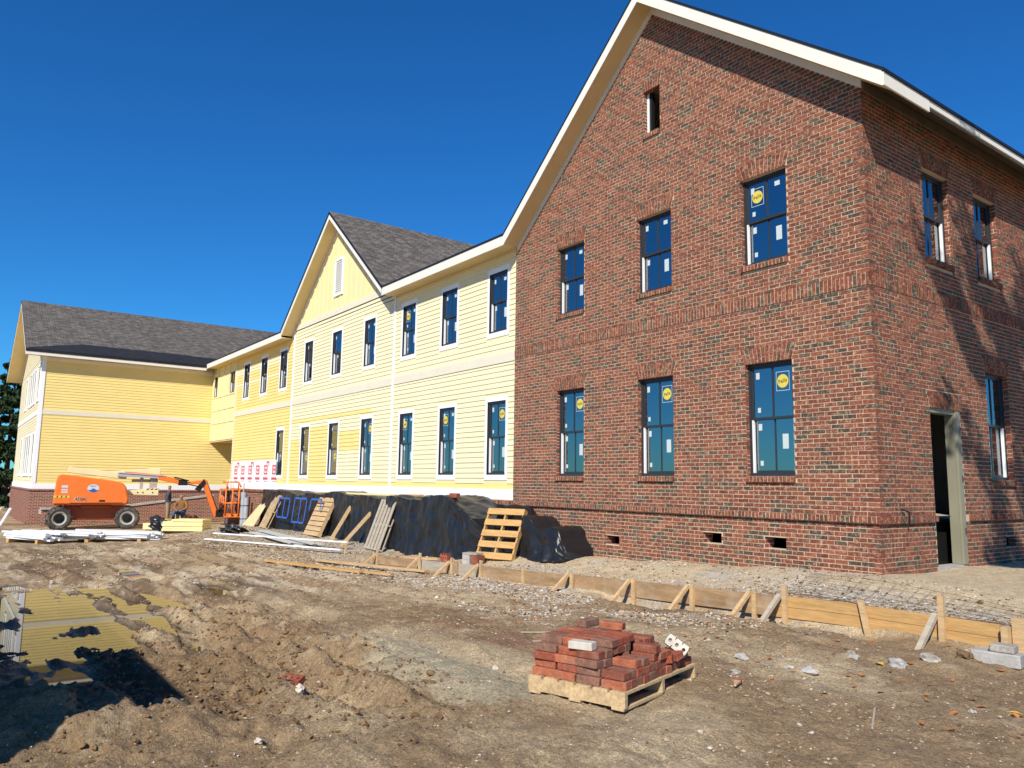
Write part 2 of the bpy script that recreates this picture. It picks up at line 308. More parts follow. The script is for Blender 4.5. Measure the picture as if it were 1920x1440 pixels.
def axis(segs):
    out = []
    for a, b, st in segs: out += list(np.arange(a, b, st))
    return np.array(out + [segs[-1][1]])
gx = axis([(-900, -120, 60), (-120, -50, 6), (-50, -26, .8), (-26, -18, .16), (-18, -7, .06), (-7, 4.6, .03), (4.6, 9, .12), (9, 40, 3), (40, 900, 80)])
gy = axis([(-900, -60, 60), (-60, -16, 4), (-16, -11.2, .3), (-11.2, -5, .03), (-5, -2, .05), (-2, .3, .075), (.3, 6, .3), (6, 40, 3), (40, 900, 80)])
XX, YY = np.meshgrid(gx, gy); ZZ = H(XX.ravel(), YY.ravel()).reshape(XX.shape)
nx, ny = len(gx), len(gy)
vv = np.stack([XX.ravel(), YY.ravel(), ZZ.ravel()], 1)
ii = (np.arange(ny - 1)[:, None] * nx + np.arange(nx - 1)[None, :]).ravel()
ff = np.stack([ii, ii + 1, ii + nx + 1, ii + nx], 1)
me = bpy.data.meshes.new('ground'); me.vertices.add(len(vv)); me.vertices.foreach_set('co', vv.ravel()); me.loops.add(ff.size); me.loops.foreach_set('vertex_index', ff.ravel())
me.polygons.add(len(ff)); me.polygons.foreach_set('loop_start', np.arange(0, ff.size, 4)); me.polygons.foreach_set('loop_total', np.full(len(ff), 4)); me.update(); me.validate()
me.polygons.foreach_set('use_smooth', [True] * len(ff))
x, y = vv[:, 0], vv[:, 1]
def blend(c, col, m): return c * (1 - m[:, None]) + np.array(col) * m[:, None]
c = np.tile(np.array([.35, .238, .13]), (len(vv), 1))
c = blend(c, (.62, .485, .30), np.clip(sstep(-.05, .45, fbm(x * .55, y * .9, 4, 2)) * .75, 0, 1))
c = blend(c, (.20, .12, .058), sstep(.0, .5, fbm(x * .8 + 40, y * .8, 3, 5)) * .55 * sstep(2, -2, x))
c = blend(c, (.62, .49, .31), sstep(-2.3, -2.15, y + .05 * fbm(x, y, 3, 1)) * sstep(-13, -9, x) * sstep(4.5, 3, x))
gm = np.clip(sstep(.1, .5, fbm(x * .9, y * 1.4, 3, 7) + .9 * np.exp(-((y + 3.2) / 1.0) ** 2 - ((x + 6.5) / 5) ** 2)), 0, 1) * sstep(-5.6, -4, y) * sstep(-18, -12, x) * sstep(1.5, -2.5, x)
c = blend(c, (.54, .48, .39), gm * .85)
c = blend(c, (.55, .50, .43), sstep(-2.2, -1.9, y) * sstep(-.6, -1.0, y) * sstep(-2.0, 0, x) * .8)
c = blend(c, (.40, .36, .30), sstep(-3.6, -2.2, y) * sstep(-11, -14, x) * sstep(-30, -24, x) * .7)
pale = np.clip(sstep(.12, .26, .75 * np.exp(-(((x + .1) / 1.6) ** 2 + ((y + 7.05) / .55) ** 2)) + .5 * fbm(x * 1.6, y * 2.6, 4, 4) - .12), 0, 1) * np.exp(-(((x - .1) / 2.4) ** 2 + ((y + 7.05) / .9) ** 2))
midc = sstep(-4, -7, x) * sstep(-26, -18, x) * sstep(-3.4, -4.4, y)
c = blend(c, (.56, .45, .31), midc * sstep(.05, .22, fbm(x * .5, y * 2.2, 5, 6, .65)) * .7)
c = blend(c, (.155, .095, .05), midc * sstep(.06, .22, fbm(x * .45 + 31, y * 2.6, 5, 3, .65)) * .75)
c = blend(c, (.47, .40, .26), pale)
red = np.exp(-(((x + .9) / 1.1) ** 2 + ((y + 5.9) / .35) ** 2)) * sstep(-.2, .3, fbm(x * 3, y * 3, 3, 2))
c = blend(c, (.30, .13, .095), red * .6)
wet = np.zeros(len(vv))
for p in PUD: wet = np.maximum(wet, sstep(.06, -.01, vv[:, 2] - p[4]) * pud_mask(x, y, (p[0], p[1], p[2] * 1.3, p[3] * 1.4, 0)))
shade_wetmud = np.clip(sstep(-10.7, -10.3, y) * sstep(-8.85, -9.2, y + .15 * fbm(x * 2, y * 2, 3, 1)) * sstep(-.1, -.8, x + .3 * fbm(x * 2, y * 2, 3, 2)) * sstep(-9, -7, x), 0, 1)  # damp mud band, coloured darker still to deepen the container's shadow
c = c * (1 - .68 * np.maximum(wet, shade_wetmud)[:, None]); wet = np.maximum(wet, .25 * shade_wetmud)
wet = np.maximum(wet, pale * .45)
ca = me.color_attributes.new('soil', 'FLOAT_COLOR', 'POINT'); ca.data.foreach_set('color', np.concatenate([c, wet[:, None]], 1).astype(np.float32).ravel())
gmt = bpy.data.materials.new('churned_site_soil'); gmt.use_nodes = True; n = gmt.node_tree.nodes; l = gmt.node_tree.links; b = n['Principled BSDF']
at = n.new('ShaderNodeAttribute'); at.attribute_name = 'soil'; geo = n.new('ShaderNodeNewGeometry')
def nz(sc, det, rough=.6):
    t = n.new('ShaderNodeTexNoise'); t.inputs['Scale'].default_value = sc; t.inputs['Detail'].default_value = det; t.inputs['Roughness'].default_value = rough; l.new(geo.outputs['Position'], t.inputs['Vector']); return t.outputs['Fac']
def mrange(v, a, b_, lo, hi):
    q = n.new('ShaderNodeMapRange'); q.inputs['From Min'].default_value = a; q.inputs['From Max'].default_value = b_; q.inputs['To Min'].default_value = lo; q.inputs['To Max'].default_value = hi; l.new(v, q.inputs['Value']); return q.outputs[0]
def mul(a_, v):
    q = n.new('ShaderNodeMix'); q.data_type = 'RGBA'; q.blend_type = 'MULTIPLY'; q.inputs[0].default_value = 1; l.new(a_, q.inputs[6]); l.new(v, q.inputs[7]); return q.outputs[2]
src = mul(at.outputs['Color'], mrange(nz(5, 8, .75), .3, .7, .66, 1.34)); src = mul(src, mrange(nz(45, 5, .75), .32, .68, .55, 1.45)); src = mul(src, mrange(nz(160, 2, .6), .35, .65, .75, 1.25))
lp_ = n.new('ShaderNodeMix'); lp_.data_type = 'RGBA'; l.new(mrange(nz(2.6, 10, .78), .54, .62, 0, .55), lp_.inputs[0]); l.new(src, lp_.inputs[6]); lp_.inputs[7].default_value = (.60, .47, .30, 1); src = lp_.outputs[2]
dk = n.new('ShaderNodeMix'); dk.data_type = 'RGBA'; l.new(mrange(nz(11, 9, .8), .58, .68, 0, .38), dk.inputs[0]); l.new(src, dk.inputs[6]); dk.inputs[7].default_value = (.11, .068, .035, 1); src = dk.outputs[2]
vor = n.new('ShaderNodeTexVoronoi'); vor.inputs['Scale'].default_value = 48; vor.inputs['Randomness'].default_value = 1; l.new(geo.outputs['Position'], vor.inputs['Vector'])
sp = n.new('ShaderNodeMix'); sp.data_type = 'RGBA'; l.new(mrange(vor.outputs['Distance'], .08, .2, .28, 0), sp.inputs[0]); l.new(src, sp.inputs[6]); sp.inputs[7].default_value = (.5, .42, .31, 1)
l.new(sp.outputs[2], b.inputs['Base Color']); l.new(mrange(at.outputs['Alpha'], 0, 1, .95, .35), b.inputs['Roughness']); b.inputs['Specular IOR Level'].default_value = .3
bp = n.new('ShaderNodeBump'); bp.inputs['Strength'].default_value = 1.0; bp.inputs['Distance'].default_value = .045
ad = n.new('ShaderNodeMath'); ad.operation = 'ADD'; l.new(nz(22, 8, .75), ad.inputs[0]); l.new(mrange(vor.outputs['Distance'], .0, .2, .25, 0), ad.inputs[1])
l.new(ad.outputs[0], bp.inputs['Height']); l.new(bp.outputs['Normal'], b.inputs['Normal'])
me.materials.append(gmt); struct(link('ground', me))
for p in PUD:
    m = MB(); k = 40; m.face([(p[0] + 1.45 * p[2] * math.cos(2 * math.pi * i / k), p[1] + 1.5 * p[3] * math.sin(2 * math.pi * i / k), p[4]) for i in range(k)])
    struct(m.build('puddle_water', 'water', fix=False))

# ---------------------------------------------------------------- brick work
CH, BH, BL, JT = .0677, .0552, .191, .0124          # course, brick height, brick length, joint
def proj_area(cx, cy, cz):
    d = Vector((cx, cy, cz)) - CAM; z = d.dot(CF)
    return (1439 / z) if z > .1 else 0
BEDS = []
class Wall:
    """running-bond veneer on a vertical plane. u runs along dirv, outward normal nv"""
    def __init__(s, org, dirv, nv): s.o = Vector(org); s.d = Vector(dirv); s.n = Vector(nv); s.items = []
    def P(s, u, out, z): p = s.o + s.d * u + s.n * out; return (p.x, p.y, z)
    def add(s, pts8, tone, uc, zc, tall=1): s.items.append((pts8, tone, proj_area(*s.P(uc, 0, zc)) * tall))
    def piece(s, u0, u1, z0, z1, out=.005, back=.02, tone=None):
        j = lambda: random.uniform(-.0012, .0012)
        o_ = out + random.uniform(-.0025, .0015)
        a, b_, c_, d_ = u0 + j(), u1 + j(), z0 + j(), z1 + j()
        pts = [s.P(a, o_, c_), s.P(b_, o_, c_), s.P(b_, -back, c_), s.P(a, -back, c_), s.P(a, o_, d_), s.P(b_, o_, d_), s.P(b_, -back, d_), s.P(a, -back, d_)]
        s.add(pts, random.choices(range(7), BW)[0] if tone is None else tone, (u0 + u1) / 2, (z0 + z1) / 2, (u1 - u0) / BL)
    def courses(s, ua, ub, z0, z1, holes=(), clip=None, out=.005, quoin=None, parity=0, ch=None):
        """holes: (u0,u1,z0,z1[,splay]); clip(z)->(umin,umax); quoin: at end 'b' (ub) rows alternate full / set back"""
        i = 0; z = z0; nc = max(1, round((z1 - z0) / CH)); CHl = ch or (z1 - z0) / nc; BHl = CHl - (CH - BH)
        while z + BH <= z1 + .004:
            lo, hi = (ua, ub) if clip is None else clip(z + BH)
            lo = max(lo, ua); hi = min(hi, ub)
            even = (i + parity) % 2 == 0
            if quoin == 'b' and not even: hi = min(hi, ub - .102)
            if quoin == 'a': lo = max(lo, ua + (.102 if even else 0))
            cuts = []
            for h in holes:
                if z + BH > h[2] + .004 and z < h[3] - (.036 if len(h) > 4 else .004):
                    sp = h[4] * max(0, (z + BH / 2 - h[5]) / (h[3] - h[5])) if len(h) > 4 else 0
                    cuts.append((h[0] - sp, h[1] + sp))
            start = hi - (0 if even else (BL + JT) / 2) if quoin != 'a' else lo + (0 if even else 0)
            # lay bricks from the corner end so that bond lines up there
            k = 0; L = BL + JT
            anchor = hi if quoin == 'b' else (lo if quoin == 'a' else ub - (0 if even else L / 2))
            n0 = int((hi - lo) / L) + 2; n1 = 0
            for q in (range(0, n0 + 1) if quoin == 'b' else range(-n0, n1 + n0 + 1)):
                if quoin == 'b': a, b_ = anchor - (q + 1) * L + JT, anchor - q * L
                else: a, b_ = anchor + q * L, anchor + q * L + BL
                a = max(a, lo); b_ = min(b_, hi)
                if b_ - a < .025: continue
                segs = [(a, b_, False)]
                for h0, h1 in cuts:
                    ns = []
                    for sa, sb, e in segs:
                        if h1 <= sa or h0 >= sb: ns.append((sa, sb, e)); continue
                        if h0 - sa > .025: ns.append((sa, h0, True))
                        if sb - h1 > .025: ns.append((h1, sb, True))
                    segs = ns
                for sa, sb, e in segs:
                    corner = quoin and (abs(sb - ub) < .001 or abs(sa - ua) < .001)
                    s.piece(sa, sb, z, z + BHl, out, .095 if (e or corner) else .02)
            z += CHl; i += 1
    def rowlock(s, ua, ub, z0, z1, out, tone=None):
        BEDS.append([s.P(u_, o_, z_) for z_ in (z0 + .003, z1 - .003) for u_, o_ in ((ua + .012, out - .006), (ub - .012, out - .006), (ub - .012, -.02), (ua + .012, -.02))])
        nb = max(1, round((ub - ua) / CH)); w = (ub - ua) / nb
        for k in range(nb): s.piece(ua + k * w + JT / 2, ua + (k + 1) * w - JT / 2, z0, z1, out, .02)
    def arch(s, u0, u1, z, h, splay, nb=13):
        BEDS.append([s.P(u_, o_, z_) for z_, sp_ in ((z + .003, 0), (z + h - .003, splay)) for u_, o_ in ((u0 - sp_, .007), (u1 + sp_, .007), (u1 + sp_, -.02), (u0 - sp_, -.02))])
        for k in range(nb):
            t0 = k / nb; t1 = (k + 1) / nb; g = .006
            b0 = u0 + (u1 - u0) * t0 + g; b1 = u0 + (u1 - u0) * t1 - g
            T0, T1 = u0 - splay, u1 + splay
            c0 = T0 + (T1 - T0) * t0 + g; c1 = T0 + (T1 - T0) * t1 - g
            cut = .36 if k % 2 else .64
            for za, zb in ((0, cut), (cut, 1)):
                f0 = za + (.02 if za else 0); f1 = zb - (.02 if zb < 1 else 0)
                A0 = b0 + (c0 - b0) * f0; A1 = b1 + (c1 - b1) * f0; B0 = b0 + (c0 - b0) * f1; B1 = b1 + (c1 - b1) * f1
                o_ = .014 + random.uniform(-.002, .002); zz0 = z + h * f0; zz1 = z + h * f1
                bk = .09 if za == 0 else .02
                pts = [s.P(A0, o_, zz0), s.P(A1, o_, zz0), s.P(A1, -bk, zz0), s.P(A0, -bk, zz0), s.P(B0, o_, zz1), s.P(B1, o_, zz1), s.P(B1, -bk, zz1), s.P(B0, -bk, zz1)]
                s.add(pts, random.choices(range(7), [.3, .25, .2, .1, .03, .07, .05])[0], (A0 + A1) / 2, zz0, .8)
def backing(mb, W_, ua, ub, zs, us, holes, clip_poly=None, out=0.0, deep=.12, mi=0, rmi=None):
    """sheet with rectangular holes plus the hole reveals; clip_poly: function(u,z)->bool keep cell centre, used for gables by clipping polygons"""
    us = sorted(set([ua, ub] + us)); zs = sorted(set(zs))
    for i in range(len(us) - 1):
        for j in range(len(zs) - 1):
            a, b_, c_, d_ = us[i], us[i + 1], zs[j], zs[j + 1]; uc, zc = (a + b_) / 2, (c_ + d_) / 2
            if any(h[0] < uc < h[1] and h[2] < zc < h[3] for h in holes): continue
            poly = [(a, c_), (b_, c_), (b_, d_), (a, d_)]
            if clip_poly:
                for A, B, Cc in clip_poly:                       # keep A*u + B*z <= Cc
                    np_ = []
                    for k in range(len(poly)):
                        p, q = poly[k], poly[(k + 1) % len(poly)]; fp = A * p[0] + B * p[1] - Cc; fq = A * q[0] + B * q[1] - Cc
                        if fp <= 0: np_.append(p)
                        if (fp < 0 < fq) or (fq < 0 < fp): t = fp / (fp - fq); np_.append((p[0] + (q[0] - p[0]) * t, p[1] + (q[1] - p[1]) * t))
                    poly = np_
                    if len(poly) < 3: break
            if len(poly) >= 3: mb.face([W_.P(u, out, z) for u, z in poly], mi)
    for h in holes:
        a, b_, c_, d_ = h[:4]
        for q in (((a, c_), (a, d_)), ((b_, c_), (b_, d_)), ((a, c_), (b_, c_)), ((a, d_), (b_, d_))):
            (u0, z0), (u1, z1) = q; mb.face([W_.P(u0, out, z0), W_.P(u1, out, z1), W_.P(u1, -deep, z1), W_.P(u0, -deep, z0)], mi if rmi is None else rmi)
def lay_bricks(walls, parent, limit=300):
    """the largest-showing bricks become single objects, the rest one joined part"""
    allb = [it for w in walls for it in w.items]
    allb.sort(key=lambda t: -t[2])
    mats = ['brick%d' % i for i in range(7)]
    for pts, tone, a in allb[:limit]:
        mb = MB(); c = sum((Vector(p) for p in pts), Vector()) / 8
        mb.hexa([tuple(Vector(p) - c) for p in pts]); o = link('brick', mb.mesh('brick', ['brick%d' % tone]), parent); o.location = c
    mb = MB()
    for pts, tone, a in allb[limit:]: mb.hexa(pts, tone)
    o = link('brick_courses', mb.mesh('brick_courses', mats), parent); stuff(o)
    for q in list(COL.objects):
        pass
    return len(allb)
def flip_fix(root):
    for o in root.children:
        if o.type == 'MESH' and o.name.startswith(('brick', 'mortar')):
            b = bmesh.new(); b.from_mesh(o.data); bmesh.ops.recalc_face_normals(b, faces=b.faces); b.to_mesh(o.data); b.free()

# ---------------------------------------------------------------- windows
_wm = {}
def window(parent, loc, rz, w, h, sticker=0, casing=False, divided=True, seed=0):
    """double-hung window; local x along the wall, y inwards, z up from the sill; origin at lower left outer corner"""
    key = (round(w, 2), round(h, 2), divided); rnd = random.Random(seed)
    if key not in _wm:
        f = MB(); t = .045; mid = h * .5
        f.box(0, t, 0, .09, 0, h); f.box(w - t, w, 0, .09, 0, h); f.box(t, w - t, 0, .09, h - t, h); f.box(t, w - t, 0, .09, 0, t * 1.2)
        # upper sash in front, lower sash behind
        for (z0, z1, y0, y1) in ((mid, h - t, .02, .055), (t * 1.2, mid + .03, .06, .085)):
            f.box(t, t + .035, y0, y1, z0, z1); f.box(w - t - .035, w - t, y0, y1, z0, z1); f.box(t + .035, w - t - .035, y0, y1, z0, z0 + .04); f.box(t + .035, w - t - .035, y0, y1, z1 - .035, z1)
            if divided: f.box(w / 2 - .012, w / 2 + .012, y0 + .004, y1 - .004, z0 + .04, z1 - .035)
        li = MB(); li.box(t + .001, t + .028, .012, .058, t * 1.2, mid - .002)
        panes = []
        for (z0, z1, yy) in ((mid + .04, h - t - .035, .038), (t * 1.2 + .04, mid - .005, .073)):
            for (x0, x1) in (((t + .035, w / 2 - .012), (w / 2 + .012, w - t - .035)) if divided else ((t + .035, w - t - .035),)):
                p = MB(); p.face([(x0, yy, z0), (x1, yy, z0), (x1, yy, z1), (x0, yy, z1)]); panes.append((p.mesh('pane', ['glass']), x0, x1, z0, z1, yy))
        cm = None
        ca = MB(); cw = .09; ca.box(-cw, 0, -.032, .03, -.0, h); ca.box(w, w + cw, -.032, .03, 0, h); ca.box(-cw - .01, w + cw + .01, -.036, .03, h, h + .13); ca.box(-cw, w + cw, -.04, .03, -.13, 0)
        cm = ca.mesh('casing', ['white'])
        _wm[key] = (f.mesh('window', ['frame']), li.mesh('jamb_liner', ['liner']), panes, cm)
    fm, lm, panes, cm = _wm[key]
    o = link('window', fm, parent); o.location = loc; o.rotation_euler = (0, 0, rz)
    link('jamb_liner', lm, o); q_ = link('jamb_liner', lm, o); q_.location = (w - 2 * .045 - .029, 0, 0)
    for k, (pm, x0, x1, z0, z1, yy) in enumerate(panes):
        link('pane', pm, o)
    if casing: link('casing', cm, o)
    def label(x0, x1, z0, z1, yy, m='sticker'):
        s = MB(); s.face([(x0, yy - .003, z0), (x1, yy - .003, z0), (x1, yy - .003, z1), (x0, yy - .003, z1)]); s.build('sticker', m, o, fix=False)
    if sticker:
        for k, (pm, x0, x1, z0, z1, yy) in enumerate(panes):
            if k == 0 or k == 2: label(x0 + .05, x0 + .12, z1 - .17, z1 - .06, yy)
            if k in (0, 2) and sticker != 4: label(x0 + .07, x0 + .13, z0 + .08, z0 + .16, yy)
            if k == 3: label(x0 + .12, x0 + .23, z0 + .42 * (z1 - z0), z0 + .42 * (z1 - z0) + .24, yy)
            if k == 1 and sticker in (2, 4): label(x0 + .14, x0 + .24, z1 - .15, z1 - .07, yy)
        k = {1: 1, 2: 0, 3: 1}.get(sticker)
        if k is not None:
            pm, x0, x1, z0, z1, yy = panes[k]; cx = (x0 + x1) / 2; cz = z1 - .24; r = min(.105, (x1 - x0) * .36)
            s = MB(); q = r * 1.18; qz = r * 1.5; e = .008
            for (a, b_, c_, d_) in ((-q, q, qz - e, qz), (-q, q, -qz, -qz + e), (-q, -q + e, -qz + e, qz - e), (q - e, q, -qz + e, qz - e)):
                s.face([(cx + a, yy - .004, cz + c_), (cx + b_, yy - .004, cz + c_), (cx + b_, yy - .004, cz + d_), (cx + a, yy - .004, cz + d_)], 1)
            s.face([(cx + r * math.cos(2 * math.pi * i / 28), yy - .005, cz + r * 1.05 * math.sin(2 * math.pi * i / 28)) for i in range(28)], 0)
            s.build('sticker', ['sticker_y', 'sticker'], o, fix=False)
            t = link('sticker_lettering', text_mesh('Pella', r * .85, 'sticker_d'), o); t.location = (cx, yy - .008, cz); t.rotation_euler = (R(90), R(-12), 0)
    return o
def brick_tex():
    m = bpy.data.materials.new('far_brickwork'); m.use_nodes = True; n = m.node_tree.nodes; l = m.node_tree.links; b = n['Principled BSDF']; b.inputs['Roughness'].default_value = .9; b.inputs['Specular IOR Level'].default_value = .2
    g = n.new('ShaderNodeNewGeometry'); sp = n.new('ShaderNodeSeparateXYZ'); l.new(g.outputs['Position'], sp.inputs[0]); ad = n.new('ShaderNodeMath'); l.new(sp.outputs['X'], ad.inputs[0]); l.new(sp.outputs['Y'], ad.inputs[1])
    cb = n.new('ShaderNodeCombineXYZ'); l.new(ad.outputs[0], cb.inputs['X']); l.new(sp.outputs['Z'], cb.inputs['Y'])
    br = n.new('ShaderNodeTexBrick'); l.new(cb.outputs[0], br.inputs['Vector'])
    for k, v in (('Scale', 1.0), ('Mortar Size', .006), ('Brick Width', .2034), ('Row Height', CH), ('Bias', -.2)): br.inputs[k].default_value = v
    br.inputs['Color1'].default_value = (.30, .088, .055, 1); br.inputs['Color2'].default_value = (.10, .062, .052, 1); br.inputs['Mortar'].default_value = (.6, .48, .36, 1)
    l.new(br.outputs['Color'], b.inputs['Base Color']); bp = n.new('ShaderNodeBump'); bp.invert = True; bp.inputs['Distance'].default_value = .008; l.new(br.outputs['Fac'], bp.inputs['Height']); l.new(bp.outputs['Normal'], b.inputs['Normal']); return m
M['fbrick'] = brick_tex()
# ---------------------------------------------------------------- brick building
HP = math.pi / 2
brick = thing('brick_building', 'two-storey red brick building with tall front gable and jack-arched windows', 'building')
LW, SOL0, SOL1, LED0, LED1 = -8.786, 4.012, 4.212, .54, .638
def rtop(x): return 10.87 - (.87 * (-4.25 - x) if x < -4.25 else .80 * (x + 4.25))
WF = Wall((0, 0, 0), (1, 0, 0), (0, -1, 0)); WS = Wall((0, 0, 0), (0, 1, 0), (1, 0, 0)); WB = Wall((0, -.04, 0), (1, 0, 0), (0, -1, 0))
lowz, upz = (1.21, 3.07), (4.765, 6.30)
fx = [(-7.21, -6.31), (-4.73, -3.83), (-2.234, -1.334)]
holesF = [(a, b_, z0, z1) for a, b_ in fx for z0, z1 in (lowz, upz)] + [(-4.516, -4.082, 8.0, 8.91)]
holesS = [(1.60, 2.60, -.2, 2.31), (1.77, 2.67, *upz), (3.62, 4.52, *upz), (3.66, 4.56, *lowz)]
ventF = [(-6.78, -6.41, -.118, .061), (-5.59, -5.22, -.118, .045), (-3.155, -2.76, .066, .247), (-1.905, -1.51, .066, .247)]
ventS = [(4.07, 4.44, .07, .245)]
def cuts(hs, door=False):
    out = []
    for h in hs:
        out.append((h[0], h[1], h[2] - (.1 if h[2] > 0 else 0), h[3])); sp = .05 if h[1] - h[0] < .6 else .09
        out.append((h[0], h[1], h[3], h[3] + .258, sp, h[3]))
    return out
cF, cS = cuts(holesF), cuts(holesS)
def gclip(z):
    zz = z + .36; return (-4.25 - (10.87 - zz) / .87, -4.25 + (10.87 - zz) / .80)
WF.courses(LW, .008, LED1 + .008, SOL0, cF, quoin='b'); WF.courses(LW, .008, SOL1 + .008, 10.6, cF, clip=gclip, quoin='b', ch=(7.05 - SOL1 - .008) / round((7.05 - SOL1 - .008) / CH))
WS.courses(-.008, 9.0, LED1 + .008, SOL0, cS, quoin='a'); WS.courses(-.008, 9.0, SOL1 + .008, 7.05, cS, quoin='a')
nb = 18; z0b = LED0 - nb * CH + .006
WB.courses(LW, .008, z0b, LED0, [v for v in ventF], quoin='b'); WS.courses(-.048, 9.0, z0b, LED0, ventS + [holesS[0]], quoin='a')
WF.rowlock(LW, .016, SOL0 + .006, SOL1, .018); WS.rowlock(.0, 9.0, SOL0 + .006, SOL1, .018)
WB.rowlock(LW, .055, LED0 + .004, LED1, .058); WS.rowlock(-.04, 1.60, LED0 + .004, LED1, .052); WS.rowlock(2.72, 9.0, LED0 + .004, LED1, .052)
for h in holesF + holesS:
    w_ = WF if h in holesF else WS; sp = .05 if h[1] - h[0] < .6 else .09
    w_.arch(h[0], h[1], h[3] + .004, .262, sp, 7 if h[1] - h[0] < .6 else 13)
    if h[2] > 0: w_.rowlock(h[0] - .005, h[1] + .005, h[2] - .098, h[2] - .004, .05)
NB = lay_bricks([WF, WS, WB], brick)
mb = MB(); zsF = [LED0, LED1, SOL0, SOL1, 11] + [z for h in holesF for z in h[2:4]]
clipP = [(-.87, 1, 10.87 + .87 * 4.25 - .33), (.80, 1, 10.87 - .80 * 4.25 - .33)]
backing(mb, WF, LW, 0, zsF, [u for h in holesF for u in h[:2]], holesF, clipP, rmi=1)
backing(mb, WS, 0, 9, [-.75, 7.3] + [z for h in holesS for z in h[2:4]] + [z for h in ventS for z in h[2:4]], [u for h in holesS + ventS for u in h[:2]], holesS + ventS, rmi=1)
backing(mb, WB, LW, 0, [-.75, LED0] + [z for h in ventF for z in h[2:4]], [u for h in ventF for u in h[:2]], ventF, deep=.25, rmi=1)
mb.face([(LW, -.04, LED0), (0, -.04, LED0), (0, 0, LED0), (LW, 0, LED0)]); mb.face([(LW, 0, -.75), (LW, .5, -.75), (LW, .5, 7), (LW, 0, 7)])
mb.face([(0, -.04, -.75), (0, 0, -.75), (0, 0, LED0), (0, -.04, LED0)])
mb.build('mortar', ['mortar', 'fbrick'], brick, fix=False)
mb = MB()
for q in BEDS: mb.hexa(q)
stuff(mb.build('mortar_beds', 'mortar', brick)); BEDS.clear()
# dark crawl space behind the vents, bare rooms behind the glass
mb = MB(); mb.box(LW + .05, -.35, .25, 8.7, -.7, .5, skip=(2,)); mb.build('crawl_space', 'black', brick)
mb = MB()
for z0, z1 in ((.62, 3.5), (3.7, 6.85)): mb.box(LW + .15, -.14, .125, 5.5, z0, z1, skip=(2, 3))
mb.box(-5.9, -2.7, .125, 3, 7.0, 8.98, skip=(2,)); mb.build('interior_wall', 'interior', brick)
k = 0
for a, b_ in fx:
    for zi, (z0, z1) in enumerate((lowz, upz)):
        st = ((1, 4), (1, 4), (3, 2))[fx.index((a, b_))][zi]
        window(brick, (a, .085, z0), 0, b_ - a, z1 - z0, st, seed=k); k += 1
for h in holesS[1:]: window(brick, (-.085, h[0], h[2]), HP, h[1] - h[0], h[3] - h[2], 0, seed=k); k += 1
# unfinished gable opening: black frame board and a white strip
mb = MB(); a, b_, z0, z1 = holesF[-1]; mb.box(a, a + .05, .1, .16, z0, z1, 1); mb.box(a + .05, a + .11, .12, .2, z0, z1, 0); mb.build('gable_opening_frame', ['black', 'liner'], brick)
# door frame, open
mb = MB(); mb.box(-.16, -.02, 1.6, 1.65, -.14, 2.31); mb.box(-.16, -.02, 2.42, 2.60, -.14, 2.31); mb.box(-.16, -.02, 1.65, 2.42, 2.24, 2.31)
mb.box(-.10, .012, 2.46, 2.585, -.14, 2.30); d = mb.build('door_frame', 'doorframe', brick)
for zz in (.32, 1.15, 1.95):
    mb = MB(); mb.box(.012, .016, 2.54, 2.575, zz, zz + .11); mb.build('hinge_prep', 'frame', d)
mb = MB(); mb.box(-.2, -.01, 1.6, 2.6, -.21, -.145); mb.build('door_sill', 'concrete', brick)
mb = MB(); mb.tube((.02, .55, .74), (.10, .62, .70), .012); mb.tube((.10, .62, .70), (.07, .66, .5), .011); mb.build('wire_stub', 'black', brick)
# roof, fascias, soffits
def uv_quad(me, quads):
    """quads: list of 4 (u,v) lists in face order"""
    uvl = me.uv_layers.new(name='UVMap')
    i = 0
    for q in quads:
        for uv in q: uvl.data[i].uv = uv; i += 1
def gable_roof(parent, xr, zr, sl, sr, xl, xe, y0, y1, th=.11, top='shingle', part='roof'):
    zl, ze = zr - sl * (xr - xl), zr - sr * (xe - xr)
    mb = MB(); mb.face([(xl, y0, zl), (xl, y1, zl), (xr, y1, zr), (xr, y0, zr)]); mb.face([(xr, y0, zr), (xr, y1, zr), (xe, y1, ze), (xe, y0, ze)])
    me = mb.mesh('shingles', [top]); Ls, Rs = math.hypot(xr - xl, zr - zl), math.hypot(xe - xr, zr - ze)
    uv_quad(me, [[(y0, 0), (y1, 0), (y1, Ls), (y0, Ls)], [(y0, Rs), (y1, Rs), (y1, 0), (y0, 0)]])
    ro = MB(); e = .004
    ro.prism([(xl, zl - e), (xr, zr - e), (xe, ze - e), (xe, ze - th), (xr, zr - th), (xl, zl - th)], y0, y1); r = ro.build(part, 'drip', parent); link('shingles', me, r)
    return r
gable_roof(brick, -4.25, 10.87, .87, .80, -8.75, .61, -.46, 9.5, th=.05)
def rake(parent, xr, zr, s, xe, y0, y1, yw, fh=.235, drop=.05, frieze='fascia', sof='soffit', xw=None):
    """one rake: fascia board, sloped soffit, frieze on the wall; s slope (+ to the right of ridge)"""
    sg = 1 if xe > xr else -1; zt = lambda x_: zr - s * abs(x_ - xr)
    for nm, ya, yb, ta, tb, mt in (('fascia_board', y0, y0 + .025, drop, drop + fh, 'fascia'), ('soffit', y0 + .025, yw, drop + fh - .06, drop + fh - .03, sof), ('frieze_board', yw - .03, yw - .004, drop + fh - .03, drop + fh + .1, frieze)):
        mb = MB(); x0 = xr; x1 = xw if (xw is not None and nm == 'frieze_board') else xe
        mb.prism([(x0, zt(x0) - ta), (x1, zt(x1) - ta), (x1, zt(x1) - tb), (x0, zt(x0) - tb)], ya, yb); mb.build(nm, mt, parent)
rake(brick, -4.25, 10.87, .87, -8.72, -.45, 0, -.0); rake(brick, -4.25, 10.87, .80, .565, -.45, 0, -.0, xw=.02)
